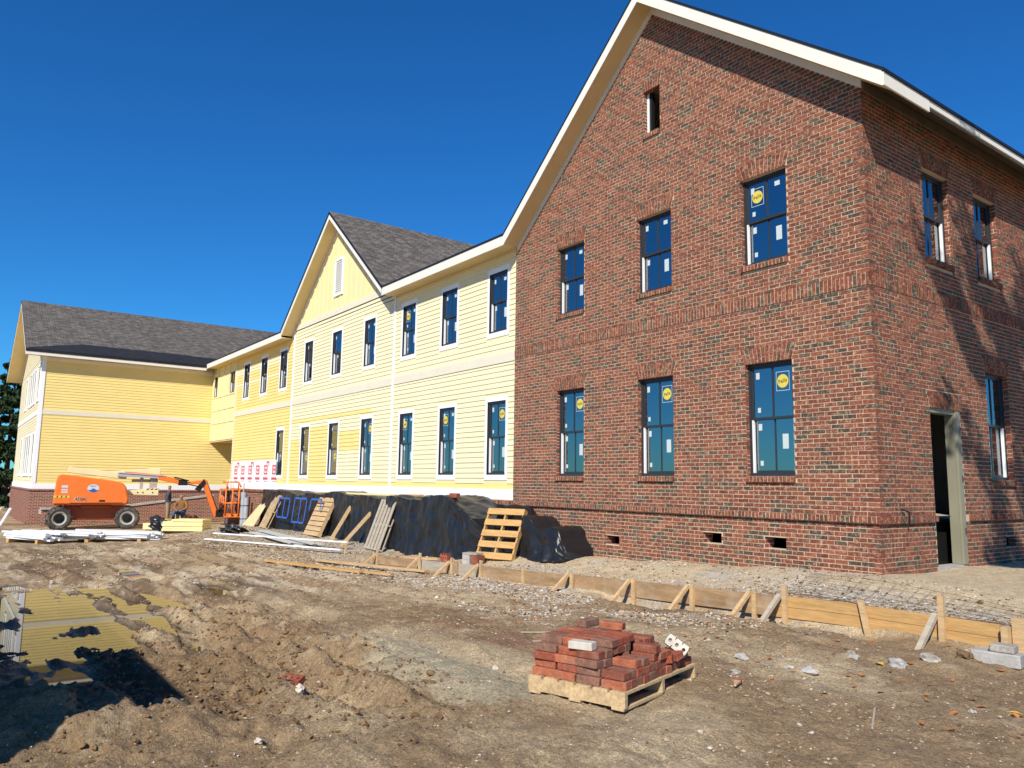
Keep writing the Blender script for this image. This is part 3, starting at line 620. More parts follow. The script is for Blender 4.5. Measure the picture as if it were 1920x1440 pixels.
mb = MB(); mb.box(.565, .592, -.448, .88, 6.735, 6.935); mb.build('fascia_board', 'fascia', brick); mb = MB(); mb.box(.56, .586, .882, 9.5, 6.83, 6.935); mb.build('fascia_board', 'fascia', brick)
mb = MB(); mb.prism([(.56, 6.79), (.56, 6.82), (.012, 7.258), (.012, 7.228)], -.42, 9.4); mb.build('soffit', 'shaded_soffit', brick); mb = MB(); mb.box(.012, .045, .0, 9.4, 7.03, 7.19); mb.build('frieze_board', 'shaded_soffit', brick)

# ---------------------------------------------------------------- clapboard walls
EXPO = .13
class Boards:
    def __init__(s): s.items = []
    def rows(s, W_, ua, ub, z0, z1, holes, colour, out=0.0, e=EXPO):
        z = z0; i = 0
        while z < z1 - .02:
            t = min(z + e, z1); segs = [(ua, ub)]
            for h in holes:
                if t > h[2] + .01 and z < h[3] - .01:
                    ns = []
                    for a, b_ in segs:
                        if h[1] <= a or h[0] >= b_: ns.append((a, b_)); continue
                        if h[0] - a > .03: ns.append((a, h[0]))
                        if b_ - h[1] > .03: ns.append((h[1], b_))
                    segs = ns
            for a, b_ in segs:
                # long rows are butted from stock lengths
                cutsu = [a]
                if b_ - a > 4.2: cutsu.append(a + 3.66 * (.45 + .5 * random.random()))
                while b_ - cutsu[-1] > 3.7: cutsu.append(cutsu[-1] + 3.66)
                cutsu.append(b_)
                for p, q in zip(cutsu[:-1], cutsu[1:]):
                    j = random.uniform(-.0015, .0015); g = .0015
                    pts = [W_.P(p + g, out + .018 + j, z), W_.P(q - g, out + .018 + j, z), W_.P(q - g, out, z), W_.P(p + g, out, z), W_.P(p + g, out + .002, t), W_.P(q - g, out + .002, t), W_.P(q - g, out, t), W_.P(p + g, out, t)]
                    s.items.append((pts, colour((p + q) / 2, (z + t) / 2), proj_area(*W_.P((p + q) / 2, 0, z)) * math.sqrt(q - p)))
            z = t; i += 1
    def build(s, parent, mats, limit=300):
        s.items.sort(key=lambda t: -t[2])
        for pts, ci, a in s.items[:limit]:
            mb = MB(); c = sum((Vector(p) for p in pts), Vector()) / 8; mb.hexa([tuple(Vector(p) - c) for p in pts]); o = mb.build('clapboard', mats[ci], parent); o.location = c
        if s.items[limit:]:
            mb = MB()
            for pts, ci, a in s.items[limit:]: mb.hexa(pts, ci)
            stuff(mb.build('clapboard_rows', mats, parent))
yel = thing('yellow_wing', 'long yellow clapboard wing with a gabled centre and two rows of white-cased windows', 'building')
WY = Wall((0, .05, 0), (1, 0, 0), (0, -1, 0))
xA, xB, xC, xL = -15.1, -23.65, -31.1, -35.2
wy = [(-9.98, 0), (-12.3, 0), (-14.6, 0), (-17.25, 1), (-19.87, 1), (-22.5, 1), (-25.2, 2), (-27.6, 2), (-30.0, 2)]
ww, hl, hu = .78, 1.80, 1.53; zl0, zu0 = 1.24, 4.77
holesY = []; casY = []
for i, (x0, sec) in enumerate(wy):
    for lv, (z0, h) in enumerate(((zl0, hl), (zu0, hu))):
        if sec == 2 and lv == 0 and i > 6: continue
        holesY.append((x0, x0 + ww, z0, z0 + h)); casY.append((x0 - .1, x0 + ww + .1, z0 - .13, z0 + h + .13))
lkw = [(-34.95, -34.35, 5.2, 6.22), (-32.2, -31.45, 5.2, 6.22)]
bd = Boards()
def colA(u, z): return 1 if z < 1.02 else 0
def colB(u, z):
    if z < 1.02: return 1
    if -21.7 < u < -19.8 and z < 3.0: return 1
    if -19.2 < u < -17.2 and 2.1 < z < 2.75: return 1
    if -23.65 < u < -22.5 and z < 2.6: return 1
    if -22.6 < u < -17.5 and 3.28 < z < 3.42: return 1
    return 0
def colC(u, z):
    if 5.3 < z < 6.1 and (u < -28.2 or -26.8 < u < -25.2) and (int(z / .39) % 2): return 0
    return 1
wrap_hole = (-30.95, -25.0, .6, 1.86)
for (a, b_, cf, zt) in ((xA + .05, LW - .01, colA, 6.72), (xB + .05, xA - .05, colB, 6.93), (xC + .05, xB - .05, colC, 6.66)):
    hs = casY + ([wrap_hole] if cf is colC else [])
    bd.rows(WY, a, b_, .90, 3.965, hs, cf); bd.rows(WY, a, b_, 4.195, zt, hs, cf)
bd.build(yel, ['cream', 'yellow'])
mb = MB(); backing(mb, WY, xC, LW, [-1.3, 7.0] + [z for h in holesY for z in h[2:4]], [u for h in holesY for u in h[:2]], holesY, deep=.1)
backing(mb, WY, xL, xC, [2.95, 6.9] + [z for h in lkw for z in h[2:4]], [u for h in lkw for u in h[:2]], lkw, deep=.1); mb.build('sheathing', 'gyellow', yel, fix=False)
mb = MB()
for z0, z1 in ((.62, 3.5), (3.7, 6.85)): mb.box(xC + .2, LW - .1, .155, 5.5, z0, z1, skip=(2,))
mb.box(xL, xC + .1, .155, 5, 3.1, 6.7, skip=(2,)); mb.build('interior_wall', 'interior', yel)
k = 0
for i, h in enumerate(holesY):
    st = [3, 4, 2, 4, 2, 2, 1, 4, 1, 4, 1, 4][i] if i < 12 else 4
    window(yel, (h[0], .075, h[2]), 0, h[1] - h[0], h[3] - h[2], st, casing=True, divided=i < 8, seed=50 + i)
for h in lkw: window(yel, (h[0], .075, h[2]), 0, h[1] - h[0], h[3] - h[2], 0, seed=90)
def bx(name, m, parent, *a):
    mb = MB(); mb.box(*a); return mb.build(name, m, parent)
for x0, x1 in ((xA + .05, LW - .005), (xB + .05, xA - .05), (xC + .05, xB - .05)):
    bx('band_board', 'band', yel, x0, x1, .022, .05, 3.965, 4.195)
    if x0 > xC + 1: bx('base_trim', 'white', yel, x0 - .1 if x0 < -16 else x0 - .1, x1, .005, .05, .66, .90)
bx('base_trim', 'white', yel, -24.95, xB - .06, .005, .05, .66, .90)
for x_ in (xA, xB, xC): bx('vertical_trim', 'white' if x_ != xC else 'band', yel, x_ - .045, x_ + .045, .015, .05, .90 if x_ != xC else .62, 6.9)
# house wrap with red print
wr = MB(); nxw, nzw = 24, 6
for i in range(nxw):
    for j in range(nzw):
        q = []
        for (a, b_) in ((i, j), (i + 1, j), (i + 1, j + 1), (i, j + 1)):
            xx = -30.95 + 5.95 * a / nxw; zz = .46 + 1.40 * b_ / nzw; q.append((xx, .034 - .008 * math.sin(xx * 7 + zz * 2) * math.sin(zz * 3), zz))
        wr.face(q)
wo = wr.build('house_wrap', 'wrap', yel, smooth=True, fix=False)
for i in range(6):
    xx = -30.55 + i * 1.02; ms = MB()
    def rect(a, b_, c_, d_): ms.face([(xx + a, .018, c_), (xx + b_, .018, c_), (xx + b_, .018, d_), (xx + a, .018, d_)])
    for (a, b_, c_, d_) in ((0, .42, 1.60, 1.66), (0, .42, 1.28, 1.34), (0, .06, 1.34, 1.60), (.36, .42, 1.34, 1.60), (.14, .28, 1.41, 1.53)): rect(a, b_, c_, d_)
    if i % 2 == 0: rect(.3, .62, 1.76, 1.82); rect(.3, .36, 1.68, 1.76); rect(.56, .62, 1.6, 1.76)
    for q in range(5): rect(-.06 + q * .115, .03 + q * .115, 1.06, 1.16)
    rect(.1, .4, .98, 1.0); ms.build('red_print', 'red_print', wo, fix=False)
# eaves of the flat parts
for x0, x1, zb in ((-15.12, -8.72, 6.69), (-34.68, -23.9, 6.63)):
    bx('fascia_board', 'fascia', yel, x0, x1, -.455, -.43, zb, zb + .235); bx('soffit', 'soffit', yel, x0, x1, -.43, .05, zb + .03, zb + .06); bx('drip_edge', 'drip', yel, x0, x1, -.47, -.40, zb + .237, zb + .285)
    mb = MB(); mb.face([(x0, -.4, zb + .28), (x1, -.4, zb + .28), (x1, 6, zb + .5), (x0, 6, zb + .5)]); mb.build('flat_roof', 'felt', yel, fix=False)
# gabled centre
xr, zr, sl = -19.5, 10.62, .82
gable_roof(yel, xr, zr, sl, sl, -23.93, -15.07, -.47, 6.2)
rake(yel, xr, zr, sl, -23.9, -.455, 0, .05, frieze='white'); rake(yel, xr, zr, sl, -15.1, -.455, 0, .05, frieze='white')
tri = lambda x_: zr - sl * abs(x_ - xr) - .38
mb = MB(); mb.face([(xB, .045, 6.93), (xA, .045, 6.93), (xA, .045, tri(xA)), (xr, .045, tri(xr)), (xB, .045, tri(xB))]); mb.build('gable_panel', 'gyellow', yel, fix=False)
bx('gable_band', 'band', yel, xB + .02, xA - .02, .012, .045, 6.93, 7.12)
x_ = xB + .25
while x_ < xA - .1:
    if tri(x_) > 7.2 and not (-19.9 < x_ < -19.12):
        bx('batten', 'gyellow', yel, x_ - .025, x_ + .025, .02, .045, 7.12, tri(x_))
    elif tri(x_) > 7.2: bx('batten', 'gyellow', yel, x_ - .025, x_ + .025, .02, .045, 7.12, 7.58); bx('batten', 'gyellow', yel, x_ - .025, x_ + .025, .02, .045, 9.0, tri(x_))
    x_ += .406
mb = MB(); mb.box(-19.88, -19.80, -.01, .04, 7.6, 8.98); mb.box(-19.22, -19.14, -.01, .04, 7.6, 8.98); mb.box(-19.8, -19.22, -.01, .04, 7.6, 7.68); mb.box(-19.8, -19.22, -.01, .04, 8.9, 8.98); lv = mb.build('louvre_vent', 'white', yel)
for i in range(15):
    z = 7.70 + i * .08; mb = MB(); mb.hexa([(-19.8, .0, z), (-19.22, .0, z), (-19.22, .035, z + .05), (-19.8, .035, z + .05), (-19.8, .0, z + .012), (-19.22, .0, z + .012), (-19.22, .035, z + .062), (-19.8, .035, z + .062)]); mb.build('slat', 'white', lv)
# raised link over the passage
for x_ in (-35.1, -34.14, -33.2, -32.23, -31.2): bx('batten', 'gyellow', yel, x_ - .03, x_ + .03, .02, .048, 2.96, 6.75 if x_ not in (-33.2,) else 6.75)
for z in (2.96, 3.80, 4.46, 5.12, 6.3): bx('rail', 'gyellow', yel, xL + .03, xC - .03, .024, .048, z, z + .07)
bx('passage_soffit', 'soffit', yel, xL, xC, .05, 5, 2.90, 2.96); bx('passage_side_wall', 'yellow', yel, xC, xC + .05, .06, 5, -1.3, 2.95)
# brick base below the siding
WBY = Wall((0, -.04, 0), (1, 0, 0), (0, -1, 0)); WBY.courses(-12.9, LW - .01, LED0 - 20 * CH + .006, LED0); WBY.rowlock(-12.9, LW - .01, LED0 + .004, LED1, .058)
WBY.courses(-31.0, -21.5, LED0 - 25 * CH + .006, LED0); WBY.rowlock(-31.0, -21.5, LED0 + .004, LED1, .058)
mbk = MB()
for q in BEDS: mbk.hexa(q, 7)
for pts, tone, a in WBY.items: mbk.hexa(pts, tone)
stuff(mbk.build('brick_courses', ['brick%d' % i for i in range(7)] + ['mortar'], yel))
mb = MB(); mb.box(-31.05, LW - .005, -.04, .05, -1.4, .66); mb.build('mortar', 'mortar', yel)
# ---------------------------------------------------------------- far wing
far = thing('far_wing', 'yellow clapboard wing at the far left with grey shingled roof and brick base', 'building')
FX, FY = -35.2, -7.55
WX = Wall((FX - .02, 0, 0), (0, 1, 0), (1, 0, 0)); WG = Wall((0, FY + .02, 0), (1, 0, 0), (0, -1, 0))
fb = Boards(); fb.rows(WX, FY + .1, 4.5, .74, 3.90, [], lambda u, z: 0); fb.rows(WX, FY + .1, 4.5, 4.10, 6.52, [], lambda u, z: 0)
gw = [(x0, x0 + .75, z0, z0 + h) for x0 in (-36.6, -38.6, -39.7, -40.8, -43.5) for z0, h in ((1.2, 1.8), (4.65, 1.55))]
gc = [(a - .1, b_ + .1, c_ - .13, d_ + .13) for a, b_, c_, d_ in gw]
fb.rows(WG, -47.5, FX - .14, .74, 3.9, gc, lambda u, z: 1); fb.rows(WG, -47.5, FX - .14, 4.1, 6.6, gc, lambda u, z: 1)
xr2, zr2, s2 = -41.4, 10.26, .516
z = 6.6
while z < 9.7:
    hw = (zr2 - .35 - z) / s2
    fb.rows(WG, xr2 - hw, min(xr2 + hw, FX - .14), z, z + .13, [], lambda u, z: 1); z += .13
fb.build(far, ['yellow', 'cream'])
mb = MB(); mb.box(-47.6, FX - .02, FY + .02, 4.6, .5, 6.5); mb.prism([(-47.6, 6.5), (FX - .02, 6.5), (FX - .02, zr2 - s2 * 6.2 - .3), (xr2, zr2 - .3), (-47.6, zr2 - s2 * 6.2 - .3)], FY + .021, 4.6); mb.build('sheathing', 'gyellow', far)
bx('band_board', 'band', far, FX - .02, FX + .008, FY + .08, 4.5, 3.90, 4.10); bx('base_trim', 'white', far, FX - .02, FX + .02, FY, 4.5, .50, .74)
bx('band_board', 'white', far, -47.5, FX - .12, FY - .008, FY + .02, 3.90, 4.10); bx('base_trim', 'white', far, -47.6, FX, FY - .02, FY + .02, .50, .74)
bx('corner_board', 'white', far, FX - .02, FX + .022, FY - .022, FY + .14, .74, 6.6); bx('corner_board', 'white', far, FX - .17, FX - .02, FY - .022, FY + .01, .74, 6.6); bx('frieze_board', 'fascia', far, FX - .02, FX + .014, FY + .14, 4.5, 6.38, 6.55)
for i, h in enumerate(gw): window(far, (h[0], FY + .0, h[2]), 0, h[1] - h[0], h[3] - h[2], 0, casing=True, seed=200 + i)
gable_roof(far, xr2, zr2, s2, s2, -48.15, -34.65, -8.3, 8)
rake(far, xr2, zr2, s2, -48.1, -8.29, 0, FY, frieze='white'); rake(far, xr2, zr2, s2, -34.7, -8.29, 0, FY, frieze='white', xw=FX)
bx('fascia_board', 'fascia', far, -34.7, -34.67, -8.26, -.46, 6.53, 6.77); bx('soffit', 'soffit', far, FX, -34.7, -8.26, -.46, 6.56, 6.6); bx('drip_edge', 'drip', far, -34.72, -34.65, -8.28, -.46, 6.772, 6.80)
# black underlay left uncovered along the eave, with a ragged upper edge
mb = MB(); ys = np.linspace(-8.2, 1.5, 60); prev = None
for y_ in ys:
    wd = .12 + 1.0 * min(1, (y_ + 8.2) / 2.2) + .06 * random.random() if y_ < -1 else 1.1
    a = (-34.66, y_, zr2 - s2 * (-34.66 - xr2) + .012); b_ = (-34.66 - wd, y_, zr2 - s2 * (-34.66 - wd - xr2) + .012)
    if prev: mb.face([prev[0], a, b_, prev[1]])
    prev = (a, b_)
mb.build('roof_underlay', 'felt', far, fix=False)
bx('brick_base', 'fbrick', far, -47.6, FX + .05, FY - .05, 4.5, -1.5, .50); bx('brick_ledge', 'fbrick', far, -47.6, FX + .09, FY - .09, 4.5, .42, .495)
# ramp walls in front of it
rw = thing('ramp_wall', 'low brick ramp wall with pale concrete cap beside the far wing', 'wall')
mb = MB(); prof = [(-7.2, -1.5), (.0, -1.5), (.0, .22), (-4.6, -.38), (-7.2, -.38)]
mb.v += []; n_ = len(prof)
mb.face([(-33.7, y_, z_) for y_, z_ in prof]); mb.face([(-33.95, y_, z_) for y_, z_ in reversed(prof)])
for i in range(n_):
    (ya, za), (yb, zb) = prof[i], prof[(i + 1) % n_]; mb.face([(-33.7, ya, za), (-33.95, ya, za), (-33.95, yb, zb), (-33.7, yb, zb)])
mb.build('brick_face', 'fbrick', rw)
mb = MB(); mb.beam((-33.82, .02, .27), (-33.82, -4.62, -.335), .34, .09); mb.build('cap', 'concrete', rw); bx('cap', 'concrete', rw, -34.0, -33.62, -7.25, -4.64, -.378, -.29)
bx('landing_slab', 'concrete', rw, -35.1, -33.96, -7.2, -4.5, -.6, -.4)

# ---------------------------------------------------------------- foliage helper
def leaf_cloud(name, centres, rad, n, size, mats, parent, flat=.7, seed=1, droop=0):
    r = np.random.default_rng(seed); c = np.asarray(centres)[r.integers(0, len(centres), n)]; rr = np.asarray(rad)
    d = r.normal(size=(n, 3)); d /= np.linalg.norm(d, axis=1)[:, None]; rad_ = (np.cbrt(r.random(n)) * .95)[:, None]
    p = c[:, :3] + d * rad_ * (c[:, 3:4] if c.shape[1] > 3 else rad) * np.array([1, 1, flat])
    a = r.normal(size=(n, 3)); a /= np.linalg.norm(a, axis=1)[:, None]; b_ = np.cross(a, r.normal(size=(n, 3))); b_ /= np.linalg.norm(b_, axis=1)[:, None]
    s = (size * (.6 + .8 * r.random(n)))[:, None]; a[:, 2] -= droop
    v = np.stack([p - a * s, p + b_ * s * .5, p + a * s, p - b_ * s * .5], 1).reshape(-1, 3)
    f = np.arange(n * 4).reshape(-1, 4); me = bpy.data.meshes.new(name); me.from_pydata(v.tolist(), [], f.tolist())
    for m in mats: me.materials.append(M[m])
    me.polygons.foreach_set('material_index', r.integers(0, len(mats), n)); me.update(); return link(name, me, parent)
def evergreen(x, y, h, rb, label, seed):
    z = G(x, y); t = thing('evergreen_tree', label, 'tree', (x, y, z), 0, 'evergreens beyond the far wing'); mb = MB(); mb.tube((0, 0, -.2), (0, 0, h * .95), .22, .03, 8); mb.build('trunk', 'bark', t)
    r = random.Random(seed); cs = []
    nl = int(h / .42)
    for i in range(nl):
        f = i / nl; zz = h * (.06 + .93 * f); rad = rb * (1 - f) ** .8 + .15
        for k in range(max(4, int(9 * (1 - f)) + 3)):
            a = r.random() * 6.28; q = rad * (.35 + .65 * r.random()); cs.append((q * math.cos(a), q * math.sin(a), zz - q * .28, .34 + .25 * (1 - f)))
    leaf_cloud('crown', cs, 1, 42000, .15, ['needle', 'needle', 'needle2'], t, .55, seed, .3)
    return t
evergreen(-60.5, -7.2, 11.2, 3.0, 'tall dark evergreen tree at the left edge behind the far wing', 3)
evergreen(-66, -10.6, 9.5, 3.0, 'lower dark evergreen tree at the extreme left edge of the photo', 4)
# leafy tree to the right of the view: its branches shade the side wall
tr = thing('leafy_tree', 'tall leafy tree standing right of the view whose branches shade the brick side wall', 'tree', (7.0, -3.6, G(7.0, -3.6)))
mb = MB(); rr = random.Random(5); cs = []
mb.tube((0, 0, -.2), (.1, 0, 6), .24, .17, 10); mb.tube((.1, 0, 6), (0, .1, 14), .17, .04, 8)
for i in range(30):
    a = rr.random() * 6.28; z0 = 5.5 + rr.random() * 7.5; L = (2.9 - .13 * (z0 - 5)) * (.7 + .5 * rr.random()); e = Vector((math.cos(a) * L, math.sin(a) * L, z0 + L * .55))
    m_ = Vector((math.cos(a) * L * .5, math.sin(a) * L * .5, z0 + L * .22)); mb.tube((.07, 0, z0), m_, .08, .05, 6); mb.tube(m_, e, .05, .02, 5); cs.append((*e, .55)); 
    for k in range(3):
        b2 = a + rr.uniform(-.9, .9); e2 = m_ + Vector((math.cos(b2), math.sin(b2), .5)) * L * .45 * rr.random(); mb.tube(m_, e2, .02, .006, 4); cs.append((*e2, .42))
mb.build('trunk', 'bark', tr); leaf_cloud('crown', cs, 1, 22000, .085, ['leaf'], tr, .8, 8)

# ---------------------------------------------------------------- boom lift
LZ = HZ(-30.2, -5.6)
lift = thing('boom_lift', 'orange articulated boom lift parked beside the far yellow wing', 'boom lift', (-30.2, -5.65, LZ + .02), R(82))
def lp(name, m, parent=lift, bevel=0, **k):
    return None
def wheel(x_, y_, steer=0):
    w_ = MB(); R0, Wd = .44, .33; n_ = 28
    prof = [(.25, -Wd / 2 + .03), (.36, -Wd / 2), (.42, -Wd / 2 + .02), (R0, -Wd / 2 + .06), (R0, Wd / 2 - .06), (.42, Wd / 2 - .02), (.36, Wd / 2), (.25, Wd / 2 - .03)]
    for i in range(n_):
        a0, a1 = 2 * math.pi * i / n_, 2 * math.pi * (i + 1) / n_
        for (r0, y0), (r1, y1) in zip(prof[:-1], prof[1:]):
            w_.face([(r0 * math.cos(a0), y0, r0 * math.sin(a0)), (r0 * math.cos(a1), y0, r0 * math.sin(a1)), (r1 * math.cos(a1), y1, r1 * math.sin(a1)), (r1 * math.cos(a0), y1, r1 * math.sin(a0))])
    for i in range(20):
        a = 2 * math.pi * i / 20; sg = 1 if i % 2 else -1; ca, sa = math.cos(a), math.sin(a)
        w_.beam((ca * (R0 + .008), sg * .015, sa * (R0 + .008)), (math.cos(a + .16) * (R0 + .004), sg * Wd * .5, math.sin(a + .16) * (R0 + .004)), .06, .035, up=(ca, 0, sa))
    o = w_.build('tyre', 'rubber', lift); o.location = (x_, y_, .44); o.rotation_euler = (0, 0, steer)
    r_ = MB(); sgn = -1 if y_ < 0 else 1
    r_.tube((0, -Wd / 2 + .05, 0), (0, Wd / 2 - .05, 0), .25, .25, 24)
    for i in range(24):
        a0, a1 = 2 * math.pi * i / 24, 2 * math.pi * (i + 1) / 24
        for r0, y0, r1, y1 in ((.27, Wd / 2 - .01, .24, Wd / 2 - .012), (.24, Wd / 2 - .012, .2, Wd / 2 - .07)):
            r_.face([(r0 * math.cos(a0), sgn * y0, r0 * math.sin(a0)), (r0 * math.cos(a1), sgn * y0, r0 * math.sin(a1)), (r1 * math.cos(a1), sgn * y1, r1 * math.sin(a1)), (r1 * math.cos(a0), sgn * y1, r1 * math.sin(a0))])
    rim = r_.build('rim', 'rim', o)
    h_ = MB(); h_.tube((0, sgn * (Wd / 2 - .09), 0), (0, sgn * (Wd / 2 - .02), 0), .1, .08, 14); h_.tube((0, sgn * (Wd / 2 - .049), 0), (0, sgn * (Wd / 2 - .045), 0), .19, .19, 20); h_.build('hub', 'black', o)
for x_, s_ in ((-1.22, .0), (1.2, 0)):
    for y_ in (-.98, .98): wheel(x_, y_, R(14) if x_ < 0 else 0)
mb = MB(); mb.prism([(-1.1, .42), (-.7, .36), (.9, .36), (1.15, .5), (1.15, .92), (-1.1, .92)], -.55, .55); mb.box(-1.35, -1.1, -.8, .8, .36, .56); mb.box(1.1, 1.32, -.8, .8, .36, .56); mb.box(-.5, .6, -.75, .75, .82, .95); mb.build('chassis', 'orange_shaded', lift, bevel=.02)
hp = [(-1.47, .98), (-1.40, 1.95), (-1.37, 2.1), (-1.28, 2.17), (-1.0, 2.15), (.55, 1.95), (.95, 1.86), (1.08, 1.7), (1.2, 1.2), (1.16, .98)]
for y0, y1 in ((-1.12, -.34), (.34, 1.12)):
    mb = MB(); mb.prism(hp, y0, y1); hd = mb.build('engine_hood', 'orange', lift, bevel=.06)
    if y0 < 0: hood = hd
mb = MB(); mb.prism([(-1.475, .94), (-1.41, 2.02), (-1.1, 2.02), (-1.0, .94)], -.34, .34); mb.build('counterweight', 'orange', lift, bevel=.03)
def dec(pts, m, y_=-1.126, name='decal', par=None):
    s_ = MB(); s_.face([(a, y_, c_) for a, c_ in pts]); return s_.build(name, m, par or hood, fix=False)
for i in range(7):
    a = -1.43 + i * .075; dec([(a, 1.26), (a + .04, 1.26), (a + .07, 1.33), (a + .03, 1.33)], 'sticker_y' if i % 2 == 0 else 'black')
dec([(-1.45, 1.255), (-.9, 1.255), (-.9, 1.335), (-1.45, 1.335)], 'sticker_y', -1.123)
for zz in (1.44, 1.53, 1.64): dec([(-1.2, zz), (-.98, zz), (-.98, zz + .06 + (.04 if zz > 1.6 else 0)), (-1.2, zz + .06 + (.04 if zz > 1.6 else 0))], 'sticker')
dec([(-.88, .99), (-.87, 1.34), (-.865, 1.34), (-.875, .99)], 'black'); dec([(-.85, 1.03), (1.0, 1.05), (1.0, 1.07), (-.85, 1.055)], 'black')
cx, cz, rd = -.1, 1.63, .2
dec([(cx + rd * 1.05 * math.cos(6.2832 * i / 32), cz + rd * .8 * math.sin(6.2832 * i / 32)) for i in range(32)], 'sticker', -1.127)
dec([(cx + rd * math.cos(a), cz + rd * .76 * math.sin(a)) for a in np.linspace(math.pi * 1.14, math.pi * 1.86, 14)], 'blue_print', -1.131)
dec([(cx - .07, cz - .065), (cx + .09, cz - .065), (cx + .05, cz + .0), (cx + .02, cz - .03), (cx - .02, cz + .01)], 'blue_print', -1.132)
t_ = link('decal_lettering', text_mesh('PILOT', .075, 'sticker_d'), hood); t_.location = (cx, -1.132, cz + .08); t_.rotation_euler = (HP, 0, 0)
t_ = link('decal_lettering', text_mesh('450AJ', .19, 'sticker'), hood); t_.location = (-.52, -1.130, 1.2); t_.rotation_euler = (HP, 0, 0)
t_ = link('decal_lettering', text_mesh('450AJ', .17, 'sticker_d'), hood); t_.location = (-.51, -1.134, 1.2); t_.rotation_euler = (HP, 0, 0)
dec([(.12, 1.1), (.36, 1.1), (.34, 1.17), (.16, 1.17)], 'black')
# booms
mb = MB(); mb.beam((-1.05, -.02, 2.36), (1.1, -.02, 2.12), .24, .24); mb.build('lower_boom', 'boomcream', lift, bevel=.015)
mb = MB(); mb.hexa([(-.25, .14, 2.16), (2.4, .14, 2.18), (2.4, .36, 2.18), (-.25, .36, 2.16), (-.25, .14, 2.24), (2.4, .14, 2.52), (2.4, .36, 2.52), (-.25, .36, 2.24)]); mb.build('mid_boom', 'boomcream', lift, bevel=.015)
mb = MB(); mb.hexa([(1.15, -.2, 1.36), (2.35, -.2, 1.34), (2.35, .2, 1.34), (1.15, .2, 1.40), (1.1, -.2, 1.52), (2.35, -.2, 1.66), (2.35, .2, 1.66), (1.1, .2, 1.52)]); lk = mb.build('lower_link', 'boomcream', lift, bevel=.015)
for i in range(3): dec([(1.86 + i * .16, 1.58), (1.94 + i * .16, 1.58), (2.0 + i * .16, 1.63), (1.92 + i * .16, 1.63)], 'black', -.206, 'hazard_mark', lk)
for cx_ in (1.55, 1.75, 2.12): dec([(cx_ + .03 * math.cos(6.28 * i / 12), 1.46 + .03 * math.sin(6.28 * i / 12)) for i in range(12)], 'black', -.207, 'pin', lk)
mb = MB(); mb.box(1.62, 1.74, -.1, .1, 1.5, 2.2); mb.box(2.0, 2.28, -.12, .12, 1.62, 2.2); mb.box(1.3, 2.3, -.06, .06, 1.9, 2.02); mb.build('riser_links', 'woodg', lift)
mb = MB(); mb.beam((.75, -.18, 2.2), (2.3, -.18, 2.14), .18, .16); mb.tube((.8, -.28, 2.27), (2.6, -.28, 2.16), .025); mb.build('hydraulic_cylinder', 'galv', lift)
mb = MB(); mb.beam((1.0, -.18, 2.28), (2.5, -.18, 2.16), .2, .1); mb.hexa([(2.3, -.28, 2.0), (3.35, -.28, 1.78), (3.35, -.08, 1.78), (2.3, -.08, 2.0), (2.3, -.28, 2.22), (3.35, -.28, 1.98), (3.35, -.08, 1.98), (2.3, -.08, 2.22)]); mb.build('upper_boom', 'orange', lift, bevel=.012)
mb = MB(); mb.box(3.1, 3.45, -.3, -.06, 1.78, 2.02); mb.tube((2.9, -.32, 2.12), (3.5, -.32, 1.98), .03); mb.tube((3.4, -.31, 1.84), (4.1, -.31, 1.70), .025); mb.build('knuckle', 'black', lift, bevel=.02)
mb = MB(); mb.beam((3.4, -.18, 1.86), (4.02, -.18, 1.92), .16, .14); mb.build('knuckle_arm', 'orange', lift)
mb = MB(); mb.prism([(3.78, 1.62), (3.98, 1.5), (4.2, 1.9), (4.12, 2.06)], -.3, -.06); mb.build('jib_bracket', 'black', lift)
mb = MB(); mb.beam((4.1, -.18, 2.02), (4.72, -.18, .46), .17, .2, up=(1, 0, 0)); mb.build('jib', 'orange', lift, bevel=.012)
mb = MB(); mb.beam((4.22, -.18, 1.98), (4.78, -.18, .62), .1, .06, up=(1, 0, 0)); mb.build('jib_cylinder', 'black', lift)
mb = MB(); mb.box(4.68, 5.05, -.35, .25, .42, .72); mb.box(4.95, 5.12, -.3, .2, .5, 1.05); mb.tube((4.75, -.38, .7), (5.15, -.4, 1.1), .05); mb.tube((4.9, -.4, .55), (5.3, -.42, .5), .04); mb.build('rotator', 'black', lift, bevel=.03)
b0, b1, bw, zf, zr_ = 4.98, 5.8, .85, .42, 1.62
mb = MB(); mb.box(b0, b1, -bw, bw, zf, zf + .16); fl = mb.build('basket_floor', 'orange', lift, bevel=.01)
for i in range(4): dec([(b0 + .15 + i * .12, zf + .05), (b0 + .21 + i * .12, zf + .05), (b0 + .26 + i * .12, zf + .11), (b0 + .2 + i * .12, zf + .11)], ('sticker_y', 'black')[i % 2], -bw - .006, 'hazard_mark', fl)
mb = MB(); tb = lambda a, b_: mb.tube(a, b_, .034, n=6)
for zz in (zf + .62, zr_):
    for y_ in (-bw, bw): tb((b0, y_, zz), (b1, y_, zz))
    for x_ in (b0, b1): tb((x_, -bw, zz), (x_, bw, zz))
for y_ in (-bw, bw):
    for x_ in np.linspace(b0, b1, 4): tb((x_, y_, zf + .1), (x_, y_, zr_))
for y_ in (-.3, .3): tb((b1, y_, zf + .1), (b1, y_, zr_)); tb((b0, y_, zf + .1), (b0, y_, zr_))
for x_ in (b0 + .02, b0 + .5): tb((x_, -bw, zr_), (x_, -bw, zr_ + .33)); 
tb((b0 + .02, -bw, zr_ + .33), (b0 + .5, -bw, zr_ + .33)); tb((b0 + .02, -bw, zr_ + .33), (b0 + .02, .2, zr_ + .33)); tb((b0 + .5, -bw, zr_ + .33), (b0 + .62, -bw, zr_ + .1)); mb.build('guard_rails', 'orange', lift, smooth=True)
